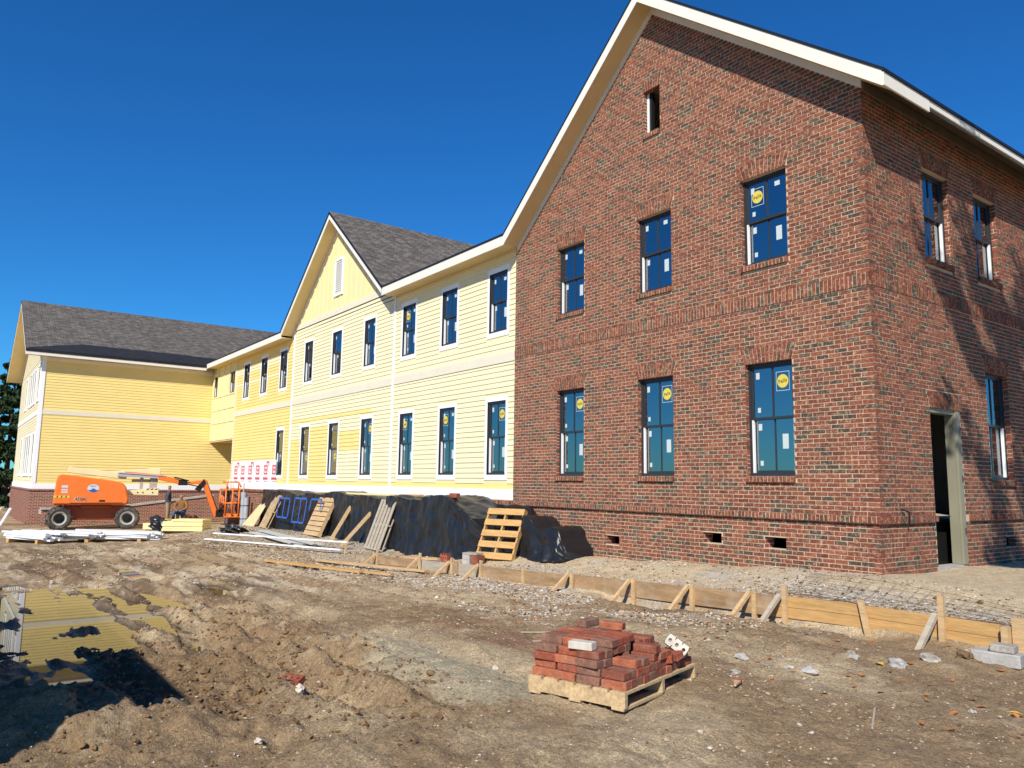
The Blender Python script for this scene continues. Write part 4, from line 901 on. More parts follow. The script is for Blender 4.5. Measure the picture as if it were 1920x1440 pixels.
mb = MB(); mb.box(b0 - .1, b0 + .28, -.75, -.1, 1.38, 1.56); mb.box(b0 + .0, b0 + .2, -.7, -.2, 1.0, 1.38); mb.tube((b0 + .1, -.5, 1.5), (b0 + .1, -.5, 1.75), .05); mb.build('control_box', 'frame', lift, bevel=.02)
# ---------------------------------------------------------------- people
def person(name_label, loc, rz, joints, edges, mats_fn, hair=None):
    me = bpy.data.meshes.new('person'); names = list(joints); me.from_pydata([joints[k][0] for k in names], [(names.index(a), names.index(b_)) for a, b_ in edges], [])
    o = bpy.data.objects.new('person', me); COL.objects.link(o); sk = o.modifiers.new('skin', 'SKIN'); sk.use_smooth_shade = True
    lay = me.skin_vertices[0] if me.skin_vertices else None
    if lay is None:
        bm = bmesh.new(); bm.from_mesh(me); bm.verts.layers.skin.verify(); bm.to_mesh(me); bm.free(); lay = me.skin_vertices[0]
    for i, k in enumerate(names):
        r_ = joints[k][1]; lay.data[i].radius = r_ if isinstance(r_, tuple) else (r_, r_); lay.data[i].use_root = (k == 'pelvis')
    sb = o.modifiers.new('sub', 'SUBSURF'); sb.levels = 2; sb.render_levels = 2
    dg = bpy.context.evaluated_depsgraph_get(); m2 = bpy.data.meshes.new_from_object(o.evaluated_get(dg)); bpy.data.objects.remove(o)
    mats, fn = mats_fn; m2.materials.clear()
    for m in mats: m2.materials.append(M[m])
    for p in m2.polygons: p.material_index = fn(p.center); p.use_smooth = True
    q = link('person', m2); q.location = loc; q.rotation_euler = (0, 0, rz); tag(q, name_label, 'person'); return q
E_ = [('pelvis', 'waist'), ('waist', 'chest'), ('chest', 'neckb'), ('neckb', 'neck'), ('neck', 'head'), ('head', 'crown')]
for s_ in 'lr': E_ += [('pelvis', 'hip' + s_), ('hip' + s_, 'knee' + s_), ('knee' + s_, 'ankle' + s_), ('ankle' + s_, 'toe' + s_), ('chest', 'sh' + s_), ('sh' + s_, 'el' + s_), ('el' + s_, 'wr' + s_), ('wr' + s_, 'hand' + s_)]
J = {'pelvis': ((0, 0, .95), (.15, .12)), 'waist': ((0, 0, 1.1), (.15, .115)), 'chest': ((0, 0, 1.34), (.17, .125)), 'neckb': ((0, 0, 1.46), .085), 'neck': ((.01, 0, 1.53), .055), 'head': ((.03, 0, 1.64), (.085, .1)), 'crown': ((.03, 0, 1.73), .07)}
for s_, q in (('l', 1), ('r', -1)):
    J.update({'hip' + s_: ((0, .1 * q, .9), .1), 'knee' + s_: ((.02, .11 * q, .5), .075), 'ankle' + s_: ((0, .12 * q, .09), .052), 'toe' + s_: ((.16, .13 * q, .04), .045), 'sh' + s_: ((0, .19 * q, 1.4), .075), 'el' + s_: ((-.02, .25 * q, 1.12), .055), 'wr' + s_: ((.1, .2 * q, .93), .042), 'hand' + s_: ((.16, .16 * q, .9), .035)})
def col_stand(c):
    if c.z > 1.5: return 2 if c.z < 1.685 else 4
    if c.z > .93 and not (c.x > .11 and c.z < .97): return 0
    if c.z > .93 or (c.x > .11 and .85 < c.z): return 2
    return 1 if c.z > .1 else 3
pz = HZ(-33.0, -2.2)
person('standing worker in dark grey hoodie and khaki trousers beside the boom lift', (-32.6, -2.3, pz), R(70), J, E_, (['hoodie', 'khaki', 'skin', 'boot', 'hair'], col_stand))
JS = {'pelvis': ((0, 0, .5), (.16, .13)), 'waist': ((.04, 0, .66), (.16, .13)), 'chest': ((.12, 0, .9), (.19, .14)), 'neckb': ((.16, 0, 1.03), .09), 'neck': ((.18, 0, 1.09), .058), 'head': ((.22, 0, 1.2), (.085, .1)), 'crown': ((.22, 0, 1.29), .07)}
for s_, q in (('l', 1), ('r', -1)):
    JS.update({'hip' + s_: ((.05, .11 * q, .48), .1), 'knee' + s_: ((.45, .2 * q, .5), .078), 'ankle' + s_: ((.45, .2 * q, .09), .052), 'toe' + s_: ((.61, .22 * q, .04), .045), 'sh' + s_: ((.12, .21 * q, .96), .085), 'el' + s_: ((.22, .29 * q, .7), .062), 'wr' + s_: ((.4, .12 * q, .58), .043), 'hand' + s_: ((.46, .05 * q, .56), .036)})
def col_sit(c):
    if c.z > 1.07: return 2
    if c.x > .40 and abs(c.y) < .11 and c.z > .5: return 2
    if c.z > .62 or (c.x < .0 and c.z > .5) or (c.x > .2 and c.z > .54 and abs(c.y) > .22) : return 0
    return 1 if c.z > .1 else 3
sx, sy = -32.2, -1.75; sz = HZ(sx, sy)
person('seated bald worker in tan canvas jacket and blue jeans near the lift basket', (sx, sy, sz + .0), R(-35), JS, E_, (['tan', 'jeans', 'skin', 'boot'], col_sit))
cr = thing('wooden_crate', 'low wooden crate used as a seat by the worker in tan', 'crate', (sx, sy, sz), R(-35)); mb = MB()
for i in range(4): mb.box(-.25, .2, -.25, .25, .02 + i * .1, .1 + i * .1)
mb.build('crate_boards', 'pale_wood', cr)

# ---------------------------------------------------------------- pallets
def pallet(parent, L=1.2, Wd=1.0, m='pale_wood', ntop=7, bottom=3, seed=0):
    """local x = length of deck boards' run (stringers along x), deck boards across y; z up 0..0.14"""
    r = random.Random(seed)
    for y_ in (-Wd / 2 + .02, 0, Wd / 2 - .02):
        mb = MB(); mb.box(-L / 2, L / 2, y_ - .019, y_ + .019, .018, .108); mb.build('stringer', m, parent)
    for i in range(ntop):
        bw_ = min(.14, L / ntop * .86); x_ = -L / 2 + bw_ / 2 + (L - bw_) * i / (ntop - 1); mb = MB(); mb.box(x_ - bw_ / 2, x_ + bw_ / 2, -Wd / 2, Wd / 2, .108, .126 + r.uniform(0, .003)); mb.build('deck_board', m, parent)
    for i in range(bottom):
        x_ = -L / 2 + .06 + (L - .12) * i / (bottom - 1); mb = MB(); mb.box(x_ - .05, x_ + .05, -Wd / 2, Wd / 2, 0, .018); mb.build('bottom_board', m, parent)
def lean(label, x, y, tilt, yaw, L, Wd, m, ntop, upright=True, mirror=1, seed=0):
    """pallet leaning back against the covered pile: its deck faces the yard (-y)"""
    t = thing('leaning_pallet', label, 'pallet', (x, y, HZ(x, y) - .02), 0); t.rotation_mode = 'XYZ'
    # stand pallet: local x -> up, deck normal -> -y
    B = Matrix(((0, 1, 0), (0, 0, -1), (1, 0, 0))) if upright else Matrix(((1, 0, 0), (0, 0, -1), (0, 1, 0)))
    if not upright: pass
    Mx = Matrix.Rotation(yaw, 3, 'Z') @ Matrix.Rotation(-tilt, 3, 'X') @ B.to_3x3()
    t.rotation_euler = Mx.to_euler(); up = Mx @ Vector((1, 0, 0)) if upright else Mx @ Vector((0, 1, 0)); hl_ = L / 2 if upright else Wd / 2
    t.location = Vector((x, y, HZ(x, y) - .02)) + up * hl_
    pallet(t, L, Wd, m, ntop, seed=seed); return t
lean('tan slatted pallet with upright boards leaning beside the plywood sheet, farthest left', -21.9, -1.35, R(24), R(-8), 1.0, 1.25, 'pale_wood', 5, upright=False)
lean('close-slatted pallet leaning on the black plastic left of two loose planks', -17.3, -1.38, R(24), R(0), 1.25, 1.15, 'wood', 8)
lean('grey and tan pallet with upright boards leaning right of two loose planks', -12.7, -1.55, R(20), R(-4), 1.0, 1.35, 'woodg', 5, upright=False)
lean('new pine pallet with wide gaps leaning at the right end of the plastic', -7.75, -1.2, R(26), R(20), 1.15, .95, 'wood2', 5)
ps = thing('plywood_sheet', 'pale plywood offcut leaning at the far left end of the plastic', 'plywood', (-23.4, -1.2, HZ(-23.4, -1.2)))
mb = MB(); mb.hexa([(-.8, -.25, 0), (.5, -.25, 0), (.5, -.23, 0), (-.8, -.23, 0), (-.35, .2, .75), (.5, .3, 1.0), (.5, .32, 1.0), (-.35, .22, .75)]); mb.build('sheet', 'osb', ps)
def plank(label, a, b_, w_, h_, m, name='loose_plank', cat='plank', group=None, up=(0, 0, 1)):
    a = Vector(a); b_ = Vector(b_); c = (a + b_) / 2; mb = MB(); mb.beam(a - c, b_ - c, w_, h_, up=up); o = mb.build(name, m); o.location = c; return tag(o, label, cat, group)
def gp(x, y, dz=0): return Vector((x, y, HZ(x, y) + dz))
plank('short pine post leaning on black plastic, the taller of two', gp(-15.75, -1.5), Vector((-15.6, -.95, .30)), .1, .09, 'wood', 'leaning_plank')
plank('short pine post leaning on black plastic, the lower of two', gp(-14.4, -1.75), Vector((-14.15, -1.0, .17)), .1, .09, 'wood', 'leaning_plank')
plank('long pine plank lying on bare mud in front of the forms', gp(-11.6, -4.75, .05), gp(-8.3, -4.0, .06), .14, .04, 'wood2')
plank('long pine plank lying along the gravel beside the grey form boards', gp(-12.1, -3.35, .05), gp(-8.2, -2.6, .06), .14, .04, 'wood')
plank('short pine offcut lying near the end of the mud plank', gp(-8.6, -4.0, .04), gp(-7.6, -3.7, .05), .1, .03, 'wood2')
plank('long thin white trim board lying across the gravel, upper one', gp(-18.6, -4.0, .25), gp(-13.4, -2.0, .22), .1, .03, 'white', 'trim_board', 'board')
plank('long thin white trim board lying across the gravel, lower one', gp(-18.2, -4.35, .12), gp(-13.0, -2.35, .12), .1, .03, 'white', 'trim_board', 'board')
plank('wide grey board lying on gravel below the slatted pallet, back one', gp(-20.5, -1.9, .05), gp(-14.8, -2.2, .06), .28, .04, 'greybd', 'grey_board', 'board')
plank('wide grey board lying on gravel below the slatted pallet, front one', gp(-20.2, -2.3, .05), gp(-15.2, -2.55, .06), .25, .04, 'greybd', 'grey_board', 'board')
plank('pine board lying on gravel behind the red cored bricks', gp(-10.4, -1.9, .05), gp(-9.1, -1.75, .06), .14, .05, 'wood')
plank('yellow-brown plank lying at the right edge beside the side wall', gp(.9, 5.0, .06), gp(1.6, 6.4, .08), .2, .05, 'wood2')

# ---------------------------------------------------------------- black plastic over stacked material
def tarp(label, xa, xb, ya, yb, top, seed, ends=(0, 0), nu=300, taper=None):
    """drape: from the wall (yb) over a flat top to the front edge (ya) and down to the ground, with folds"""
    prof = []
    for t in np.linspace(0, 1, 64):
        if t < .3: prof.append((yb + (ya - yb) * (t / .3), 1.0))
        else: q = (t - .3) / .7; prof.append((ya - .10 * q ** 1.5, 1 - q))
    V = []; U = np.linspace(0, 1, nu); PY = np.array([p[0] for p in prof]); PF = np.array([p[1] for p in prof])
    for u in U:
        x_ = xa + (xb - xa) * u; gz_ = float(gz(x_, ya)) - .03; tp = top if taper is None else taper(u)
        s_ = PY * 1.3 - PF * 1.5 + seed * 3.1; xx = np.full_like(s_, x_)
        fold = (.055 * np.sin(x_ * 5.3 + 2 * math.sin(x_ * 1.7 + seed)) + .035 * np.sin(x_ * 13 + 3 * math.sin(x_ * 2.1) + PF * 2)) * (1 - PF) * (.35 + .65 * (1 - PF))
        rd = (1 - 2.4 * np.abs(fbm(xx * 1.9, s_ * 1.5, 3, 2))) * .045 + (1 - 2.4 * np.abs(fbm(xx * 4.5 + s_, s_ * 2.6, 2, 4))) * .014
        hem = .06 * max(0, math.sin(x_ * 2.3 + seed)); onf = (PF < .999)
        bulge = .05 * math.sin(x_ * 1.1 + seed) + .04 * math.sin(x_ * 2.9)
        yy = PY - fold - rd * (.35 + .65 * onf); zz = gz_ + hem * (PF < .02) + (tp + bulge - gz_) * PF + np.where(PF > .97, rd * .8, rd * .15)
        V += list(zip([x_] * len(prof), yy.tolist(), zz.tolist()))
    nv = len(prof); F = [(i * nv + j, (i + 1) * nv + j, (i + 1) * nv + j + 1, i * nv + j + 1) for i in range(nu - 1) for j in range(nv - 1)]
    n0 = len(V)
    for side in (0, nu - 1):                                   # closed ends
        base = [side * nv + j for j in range(nv)]; k = len(V); x_ = V[base[0]][0]; V.append((x_, yb, V[base[-1]][2])); 
        for j in range(nv - 1): F.append((base[j], base[j + 1], k))
    me = bpy.data.meshes.new('plastic_cover'); me.from_pydata(V, [], F); me.materials.append(M['plastic']); me.update()
    b = bmesh.new(); b.from_mesh(me); bmesh.ops.recalc_face_normals(b, faces=b.faces); b.to_mesh(me); b.free(); me.polygons.foreach_set('use_smooth', [True] * len(me.polygons))
    o = link('plastic_cover', me); return tag(o, label, 'tarpaulin')
t1 = tarp('black plastic sheet with blue tape over the long left-hand pile by the wall', -23.4, -13.0, -.95, -.06, .60, 1)
t2 = tarp('shiny black plastic sheet over the taller block left of the pine pallet', -12.75, -8.6, -1.25, -.06, .66, 5, taper=lambda u: .66 if u < .72 else .66 - .5 * ((u - .72) / .28) ** 1.3)
t3 = tarp('crumpled black plastic heap against the brick base right of the pine pallet', -8.3, -5.95, -.75, -.06, .35, 9, nu=110, taper=lambda u: (.44 - .55 * u ** 1.2 + .09 * math.sin(u * 17)) if u < .9 else -.12 - 2.4 * (u - .9))
for k, (xs, z0, z1) in enumerate((((-21.0, -19.9), -.25, .45), ((-19.5, -18.4), -.35, .48), ((-18.1, -17.2), .1, .48))):
    mb = MB(); e = .055; yy = -1.2
    def strip(xa_, xb_, za_, zb_):
        yf = lambda z_: yy - .12 * (.5 - z_); mb.hexa([(xa_, yf(za_), za_), (xb_, yf(za_), za_), (xb_, yf(za_) + .01, za_), (xa_, yf(za_) + .01, za_), (xa_, yf(zb_), zb_), (xb_, yf(zb_), zb_), (xb_, yf(zb_) + .01, zb_), (xa_, yf(zb_) + .01, zb_)])
    strip(xs[0], xs[0] + e, z0, z1); strip(xs[1] - e, xs[1], z0, z1); strip(xs[0], xs[1], z1 - e, z1); 
    if k < 2: strip(xs[0], xs[1], z0, z0 + e); strip((xs[0] + xs[1]) / 2, (xs[0] + xs[1]) / 2 + e, z0, z1)
    mb.build('blue_tape', 'bluetape', t1)
plank('pale board laid on top of the long black plastic pile', (-16.6, -.75, .67), (-13.2, -.75, .68), .12, .05, 'ybundle', 'weight_board', 'board')
plank('short brown board laid on the plastic between the two piles', (-13.0, -.6, .68), (-12.0, -.6, .69), .12, .05, 'wood2', 'weight_board', 'board')
plank('broken brick weighing down the top of the shiny plastic block', (-9.75, -1.1, .74), (-9.52, -1.05, .74), .12, .1, 'lbrick1', 'weight_brick', 'brick')

# ---------------------------------------------------------------- formwork
YF = -2.25
def ftop(x): return -.30 + .036 * min(x, .6)
fw = thing('formwork', 'timber sidewalk formwork of planks, stakes and braces along the gravel', 'formwork')
def fboard(x0, x1, z0, z1, m, y=YF, name='form_board'):
    mb = MB(); n_ = 8; 
    for i in range(n_):
        a, b_ = x0 + (x1 - x0) * i / n_, x0 + (x1 - x0) * (i + 1) / n_; wa = .012 * math.sin(a * 1.3); wb = .012 * math.sin(b_ * 1.3)
        mb.hexa([(a, y + wa, ftop(a) + z0), (b_, y + wb, ftop(b_) + z0), (b_, y + .038 + wb, ftop(b_) + z0), (a, y + .038 + wa, ftop(a) + z0), (a, y + wa, ftop(a) + z1), (b_, y + wb, ftop(b_) + z1), (b_, y + .038 + wb, ftop(b_) + z1), (a, y + .038 + wa, ftop(a) + z1)], skip=tuple(k for k, c_ in ((5, i > 0), (3, i < n_ - 1)) if c_))
    return mb.build(name, m, fw, fix=False)
fboard(-.36, 2.36, -.125, 0, 'wood2'); fboard(-.30, 2.40, -.255, -.129, 'wood2')
fboard(-4.1, -.40, -.235, 0, 'woodd'); fboard(-.62, -.2, -.245, .004, 'woodd', YF - .042, 'splice_plate')
fboard(-6.9, -4.16, -.26, -.01, 'woodd'); fboard(-9.2, -6.95, -.24, -.01, 'woodg'); fboard(-11.4, -9.3, -.2, -.01, 'woodd'); fboard(-8.0, -7.55, -.26, .03, 'woodd', YF - .042, 'splice_plate'); fboard(-20.5, -16.2, -.16, .06, 'wood')
mb = MB(); mb.box(2.40, 2.46, -2.33, -2.05, -.60, -.285); mb.build('end_board', 'wood', fw); mb = MB(); mb.box(2.47, 2.6, -2.25, -2.15, -.66, -.2); mb.build('stake', 'wood', fw)
for x_, top, brace in ((-4.03, .03, 1), (-2.62, .05, 1), (-1.49, .05, 1), (-.47, .04, 1), (-.03, .13, 2), (1.0, .06, 0), (1.83, .22, 3), (-5.35, .05, 0), (-6.7, .1, 1), (-7.75, .1, 1), (-9.06, .14, 1), (-11.1, .14, 1), (-12.9, .22, 0), (-15.0, .2, 1), (-17.2, .2, 0), (-19.2, .2, 0)):
    g0 = float(H(x_, YF - .06)) - .08; tl = .05 if brace == 0 and x_ > 0 else 0
    mb = MB(); mb.beam((x_ + tl, YF - .04, g0), (x_ - tl, YF - .028, ftop(x_) + top), .06, .04, up=(0, 1, 0)); mb.build('stake', 'wood' if x_ > -5 else 'pale_wood', fw)
    if brace:
        fy = YF - .42; g1 = float(H(x_ - .08, fy)) - .04; zt = ftop(x_) + (.02 if brace != 3 else .02)
        mb = MB(); mb.beam((x_ - .085, fy, g1), (x_ - .055, YF - .05, zt), .045, .055, up=(1, 0, 0)); mb.build('brace', 'woodg' if brace > 1 else 'wood', fw)
# welded wire mesh over the gravel
wm = thing('wire_mesh', 'rusty welded wire mesh lying on the gravel inside the right-hand forms', 'wire mesh', (0, 0, 0)); mb = MB()
def wz(x, y): return HZ(x, y) + .035 + .02 * math.sin(x * 3.1) * math.cos(y * 2.7)
for i in range(22):
    x_ = -.7 + i * .15
    for j in range(8): y0 = -2.12 + j * .19; mb.tube((x_ + .02 * math.sin(y0 * 4), y0, wz(x_, y0)), (x_ + .02 * math.sin((y0 + .19) * 4), y0 + .19, wz(x_, y0 + .19)), .0024, n=4, caps=False)
for j in range(11):
    y_ = -2.1 + j * .15
    for i in range(11): x0 = -.7 + i * .29; mb.tube((x0, y_, wz(x0, y_) + .005), (x0 + .29, y_, wz(x0 + .29, y_) + .005), .0024, n=4, caps=False)
stuff(mb.build('mesh_wires', 'steel', wm, fix=False))

# ---------------------------------------------------------------- pallet of loose bricks
pc = Vector((1.17, -6.29)); ang = math.atan2(.22, .75)
pz_ = min(HZ(pc.x + dx, pc.y + dy) for dx in (-.5, 0, .5) for dy in (-.5, 0, .5)) + .035
bp_ = thing('brick_pallet', 'weathered wooden pallet carrying the heap of loose red bricks', 'pallet', (pc.x, pc.y, pz_), ang)
pallet(bp_, .84, 1.2, 'pale_wood', 6)
lbm = {}
def lbrick_mesh(k):
    if k not in lbm:
        bm = bmesh.new(); bmesh.ops.create_cube(bm, size=1); bmesh.ops.scale(bm, vec=(.194, .092, .057), verts=bm.verts); r = random.Random(k)
        for v in bm.verts: v.co += Vector((r.uniform(-.003, .003), r.uniform(-.003, .003), r.uniform(-.002, .002)))
        bmesh.ops.bevel(bm, geom=bm.edges[:], offset=.004, segments=1, affect='EDGES'); me = bpy.data.meshes.new('loose_brick'); bm.to_mesh(me); bm.free(); me.materials.append(M['lbrick%d' % (k % 5)]); lbm[k] = me
    return lbm[k]
eu = Vector((math.cos(ang), math.sin(ang), 0)); ev = Vector((-math.sin(ang), math.cos(ang), 0)); org = Vector((pc.x, pc.y, pz_ + .128)) - eu * .40 - ev * .575
HT = [[5, 6, 6, 6, 6, 6, 5, 5, 4, 2, 1, 1], [5, 6, 6, 6, 6, 6, 6, 5, 4, 3, 2, 1], [4, 5, 6, 6, 6, 6, 5, 5, 4, 3, 1, 1], [2, 2, 3, 3, 2, 4, 3, 3, 2, 2, 2, 1]]
HT = [[h - 1 if h > 4 else h for h in row] for row in HT]; rr = random.Random(11); nbk = 0
def loose(c, rz, k, label='red brick stacked in the heap on the wooden pallet', tilt=(0, 0), grp='loose bricks stacked on the pallet'):
    o = bpy.data.objects.new('loose_brick', lbrick_mesh(k)); COL.objects.link(o); o.location = c; o.rotation_euler = (tilt[0], tilt[1], rz); return tag(o, label, 'brick', grp)
for i in range(4):
    for j in range(12):
        for k in range(HT[i][j]):
            nbh = [HT[a][b_] if 0 <= a < 4 and 0 <= b_ < 12 else 0 for a, b_ in ((i - 1, j), (i + 1, j), (i, j - 1), (i, j + 1))]
            if k < HT[i][j] - 1 and all(q > k for q in nbh) : continue        # fully buried
            ins = .012 * k; c = org + eu * (.097 + i * .2 + rr.uniform(-.012, .012) + (ins if i < 2 else -ins) * .3) + ev * (.05 + j * .096 + rr.uniform(-.006, .006) + (.02 if k % 2 else 0)) + Vector((0, 0, .029 + k * .0585))
            loose(c, ang + rr.uniform(-.09, .09), rr.randrange(15)); nbk += 1
top = org + Vector((0, 0, .029 + 5 * .0585))
o = loose(top + eu * .35 + ev * .62, ang + .15, 2, 'single red brick lying flat on the very top of the heap', grp=None); o = loose(top + eu * .13 + ev * .60, ang + 1.5, 4, 'mortar-crusted brick lying on top of the heap beside the single brick', grp=None)
M['cream_brick'] = mat('mortared_cream_brick', (.55, .5, .42), .9, .2, .15, 12)
me = lbrick_mesh(3).copy(); me.materials.clear(); me.materials.append(M['cream_brick']); o = bpy.data.objects.new('loose_brick', me); COL.objects.link(o); o.location = org + eu * .42 + ev * .05 + Vector((0, 0, .029 + 4 * .0585)); o.rotation_euler = (0, 0, ang + .1); tag(o, 'pale mortar-covered brick on the front edge of the heap', 'brick')
# cored brick standing askew behind the heap, bricks fallen on the right of the pallet
def cored(label, c, rot, m='cream_brick', nh=3, L=.19, Wd=.09, Hh=.06):
    bm = bmesh.new(); vs = []
    mb = MB(); hw = L / nh
    for s_ in (-1, 1):
        for q in range(nh):
            x0 = -L / 2 + q * hw; cx = x0 + hw / 2; r_ = hw * .23; ring = [(cx + r_ * math.cos(6.2832 * t / 12), r_ * 1.1 * math.sin(6.2832 * t / 12)) for t in range(12)]; sq = [(x0 + hw, 0), (x0 + hw, Wd / 2), (cx, Wd / 2), (x0, Wd / 2), (x0, 0), (x0, -Wd / 2), (cx, -Wd / 2), (x0 + hw, -Wd / 2)]
            for t in range(12):
                a0, a1 = 6.2832 * t / 12, 6.2832 * (t + 1) / 12
                def edge(a):
                    dx, dy = math.cos(a), math.sin(a); k_ = min(hw / 2 / max(abs(dx), 1e-6), Wd / 2 / max(abs(dy), 1e-6)); return (cx + dx * k_, dy * k_)
                p, q2 = ring[t], ring[(t + 1) % 12]; e0, e1 = edge(a0), edge(a1)
                mb.face([(*p, s_ * Hh / 2), (*e0, s_ * Hh / 2), (*e1, s_ * Hh / 2), (*q2, s_ * Hh / 2)])
                if s_ == 1: mb.face([(*p, Hh / 2), (*q2, Hh / 2), (*q2, -Hh / 2), (*p, -Hh / 2)])
    mb.face([(-L / 2, -Wd / 2, -Hh / 2), (L / 2, -Wd / 2, -Hh / 2), (L / 2, -Wd / 2, Hh / 2), (-L / 2, -Wd / 2, Hh / 2)]); mb.face([(-L / 2, Wd / 2, -Hh / 2), (L / 2, Wd / 2, -Hh / 2), (L / 2, Wd / 2, Hh / 2), (-L / 2, Wd / 2, Hh / 2)])
    for s_ in (-1, 1): mb.face([(s_ * L / 2, -Wd / 2, -Hh / 2), (s_ * L / 2, Wd / 2, -Hh / 2), (s_ * L / 2, Wd / 2, Hh / 2), (s_ * L / 2, -Wd / 2, Hh / 2)])
    o = mb.build('cored_brick', m); o.location = c; o.rotation_euler = rot; return tag(o, label, 'brick')
cb = org + eu * .74 + ev * .98 + Vector((0, 0, .16)); cored('pale cored brick tipped up at the back right of the brick heap', cb, (R(65), R(32), ang + .2))
for k, (a, b_, t_) in enumerate(((.72, .72, .35), (.74, .86, -.2), (.70, .98, .1))): loose(org + eu * a + ev * b_ + Vector((0, 0, .10)), ang + t_, 5 + k, 'red brick slumped at the right end of the pallet', (R(12), R(-8)), 'bricks slumped at the right end of the pallet')
cored('red cored brick standing on the gravel behind the forms', gp(-8.9, -1.75, .1), (R(90), 0, R(20)), 'lbrick0', 3, .2, .19, .1)
st_ = thing('block_stack', 'small stack of grey blocks and tiles left of the pine pallet', 'block stack', (-7.95, -1.65, HZ(-7.95, -1.65)), R(15))
for k in range(2): mb = MB(); mb.box(-.18, .02, -.12, .12, k * .1, .095 + k * .1); mb.build('block', 'concrete', st_)
mb = MB(); mb.box(-.18, .2, -.12, .12, .2, .235); mb.build('tile', 'stone', st_); mb = MB(); mb.box(.04, .24, -.11, .11, 0, .19); mb.build('brick_bundle', 'lbrick3', st_)
# concrete block at the right edge
cbk = thing('concrete_block', 'grey concrete block at the right edge beside the form corner', 'concrete block', (2.47, -2.72, HZ(2.47, -2.72)), R(8))
mb = MB(); mb.box(-.15, .25, -.1, .1, 0, .12); mb.build('lower_block', 'concrete', cbk, bevel=.008); mb = MB(); mb.box(0, .2, -.08, .09, .121, .19); mb.build('broken_piece', 'stone', cbk, bevel=.01)

# ---------------------------------------------------------------- stacks by the lift
yb = thing('siding_bundle', 'stack of yellow siding bundles partly wrapped in black plastic before the lift', 'siding bundle', (-24.6, -3.35, HZ(-24.6, -3.35)), R(52))
mb = MB(); r = random.Random(2)
for k in range(5):
    mb = MB(); mb.box(-.75 + (.35 if k > 3 else 0) + .02 * (k % 2), .75, -.4 + .03 * (k % 2), .4, .06 + k * .085, .06 + k * .085 + .076); mb.build('bundle_layer', 'ybundle', yb)
mb = MB(); mb.box(-1.6, -.8, -.1, .5, .08, .3); mb.box(-1.3, -.8, 0, .45, .302, .45); mb.build('bundle_layer', 'ybundle', yb); mb = MB(); mb.box(-.9, .9, -.3, -.2, 0, .06); mb.box(-.9, .9, .2, .3, 0, .06); mb.build('skid', 'pale_wood', yb)
def blob(name, label, cat, loc, rx, ry, rz_, m, seed, rough=.3, parent=None, sub=4):
    bm = bmesh.new(); bmesh.ops.create_icosphere(bm, subdivisions=sub, radius=1); r = random.Random(seed); ph = r.random() * 50
    for v in bm.verts:
        p = v.co.copy(); f = 1 + rough * float(fbm(np.array([p.x * 2.2 + ph]), np.array([p.y * 2.2 + p.z * 2.9 + ph]), 4, 1)[0]) * 1.6
        v.co = Vector((p.x * rx, p.y * ry, max(p.z, -.35) * rz_)) * f
    me = bpy.data.meshes.new(name); bm.to_mesh(me); bm.free(); me.materials.append(M[m]); me.polygons.foreach_set('use_smooth', [m == 'plastic'] * len(me.polygons)); o = link(name, me, parent); o.location = loc
    if label: tag(o, label, cat)
    return o
blob('plastic_heap', 'crumpled black plastic draped over the left end of the yellow bundles', 'plastic sheet', gp(-25.6, -4.1, .15), .75, .4, .45, 'plastic', 3, .5)
blob('plastic_scrap', 'crumpled black plastic scrap on the ground right of the yellow bundles', 'plastic sheet', gp(-21.5, -2.6, .05), .7, .35, .2, 'plastic', 4, .6)
M['white_plastic'] = mat('white_wrap_sheet', (.72, .73, .75), .4, .4, .08, 5)
k = 0
for (x_, y_, L, w_, rz_, n_, nm) in ((-22.6, -8.3, 1.7, .75, 35, 5, 'leftmost'), (-22.4, -7.35, 1.5, .6, 70, 4, 'middle'), (-22.6, -6.0, 2.6, 1.0, 60, 6, 'long rightmost')):
    t_ = thing('white_board_pile', '%s pile of white trim boards lying on skids before the boom lift' % nm, 'board pile', (x_, y_, HZ(x_, y_)), R(rz_)); r = random.Random(k); k += 1
    for q in (-.35, .35): mb = MB(); mb.box(q * L - .05, q * L + .05, -w_ * .6, w_ * .6, 0, .12); mb.build('skid', 'wood2', t_)
    for a in range(n_):
        for lay in range(4):
            y0 = -w_ / 2 + w_ * a / n_; dx = r.uniform(-.18, .18); sl_ = r.uniform(-.2, .2); mb = MB(); zz = .125 + lay * .06 + r.uniform(0, .01); y0 += r.uniform(-.06, .06)
            mb.hexa([(-L / 2 + dx, y0, zz), (L / 2 + dx, y0 + sl_, zz - .05), (L / 2 + dx, y0 + sl_ + w_ / n_ * .9, zz - .05), (-L / 2 + dx, y0 + w_ / n_ * .9, zz), (-L / 2 + dx, y0, zz + .05), (L / 2 + dx, y0 + sl_, zz), (L / 2 + dx, y0 + sl_ + w_ / n_ * .9, zz), (-L / 2 + dx, y0 + w_ / n_ * .9, zz + .05)]); mb.build('board', 'white_plastic', t_)
for k, (x_, y_, a, h_) in enumerate(((-36.2, -9.6, 20, 1.0), (-35.9, -9.3, -25, .9), (-35.6, -8.9, 30, .8), (-35.2, -8.6, -15, .75))):
    g0 = gp(x_, y_); plank('pale trim board propped against the far wing corner', g0, g0 + Vector((math.sin(R(a)) * .5, .35, h_)), .2, .04, 'white_plastic' if k % 2 else 'cream', 'propped_board', 'board', 'boards propped at the far wing corner')
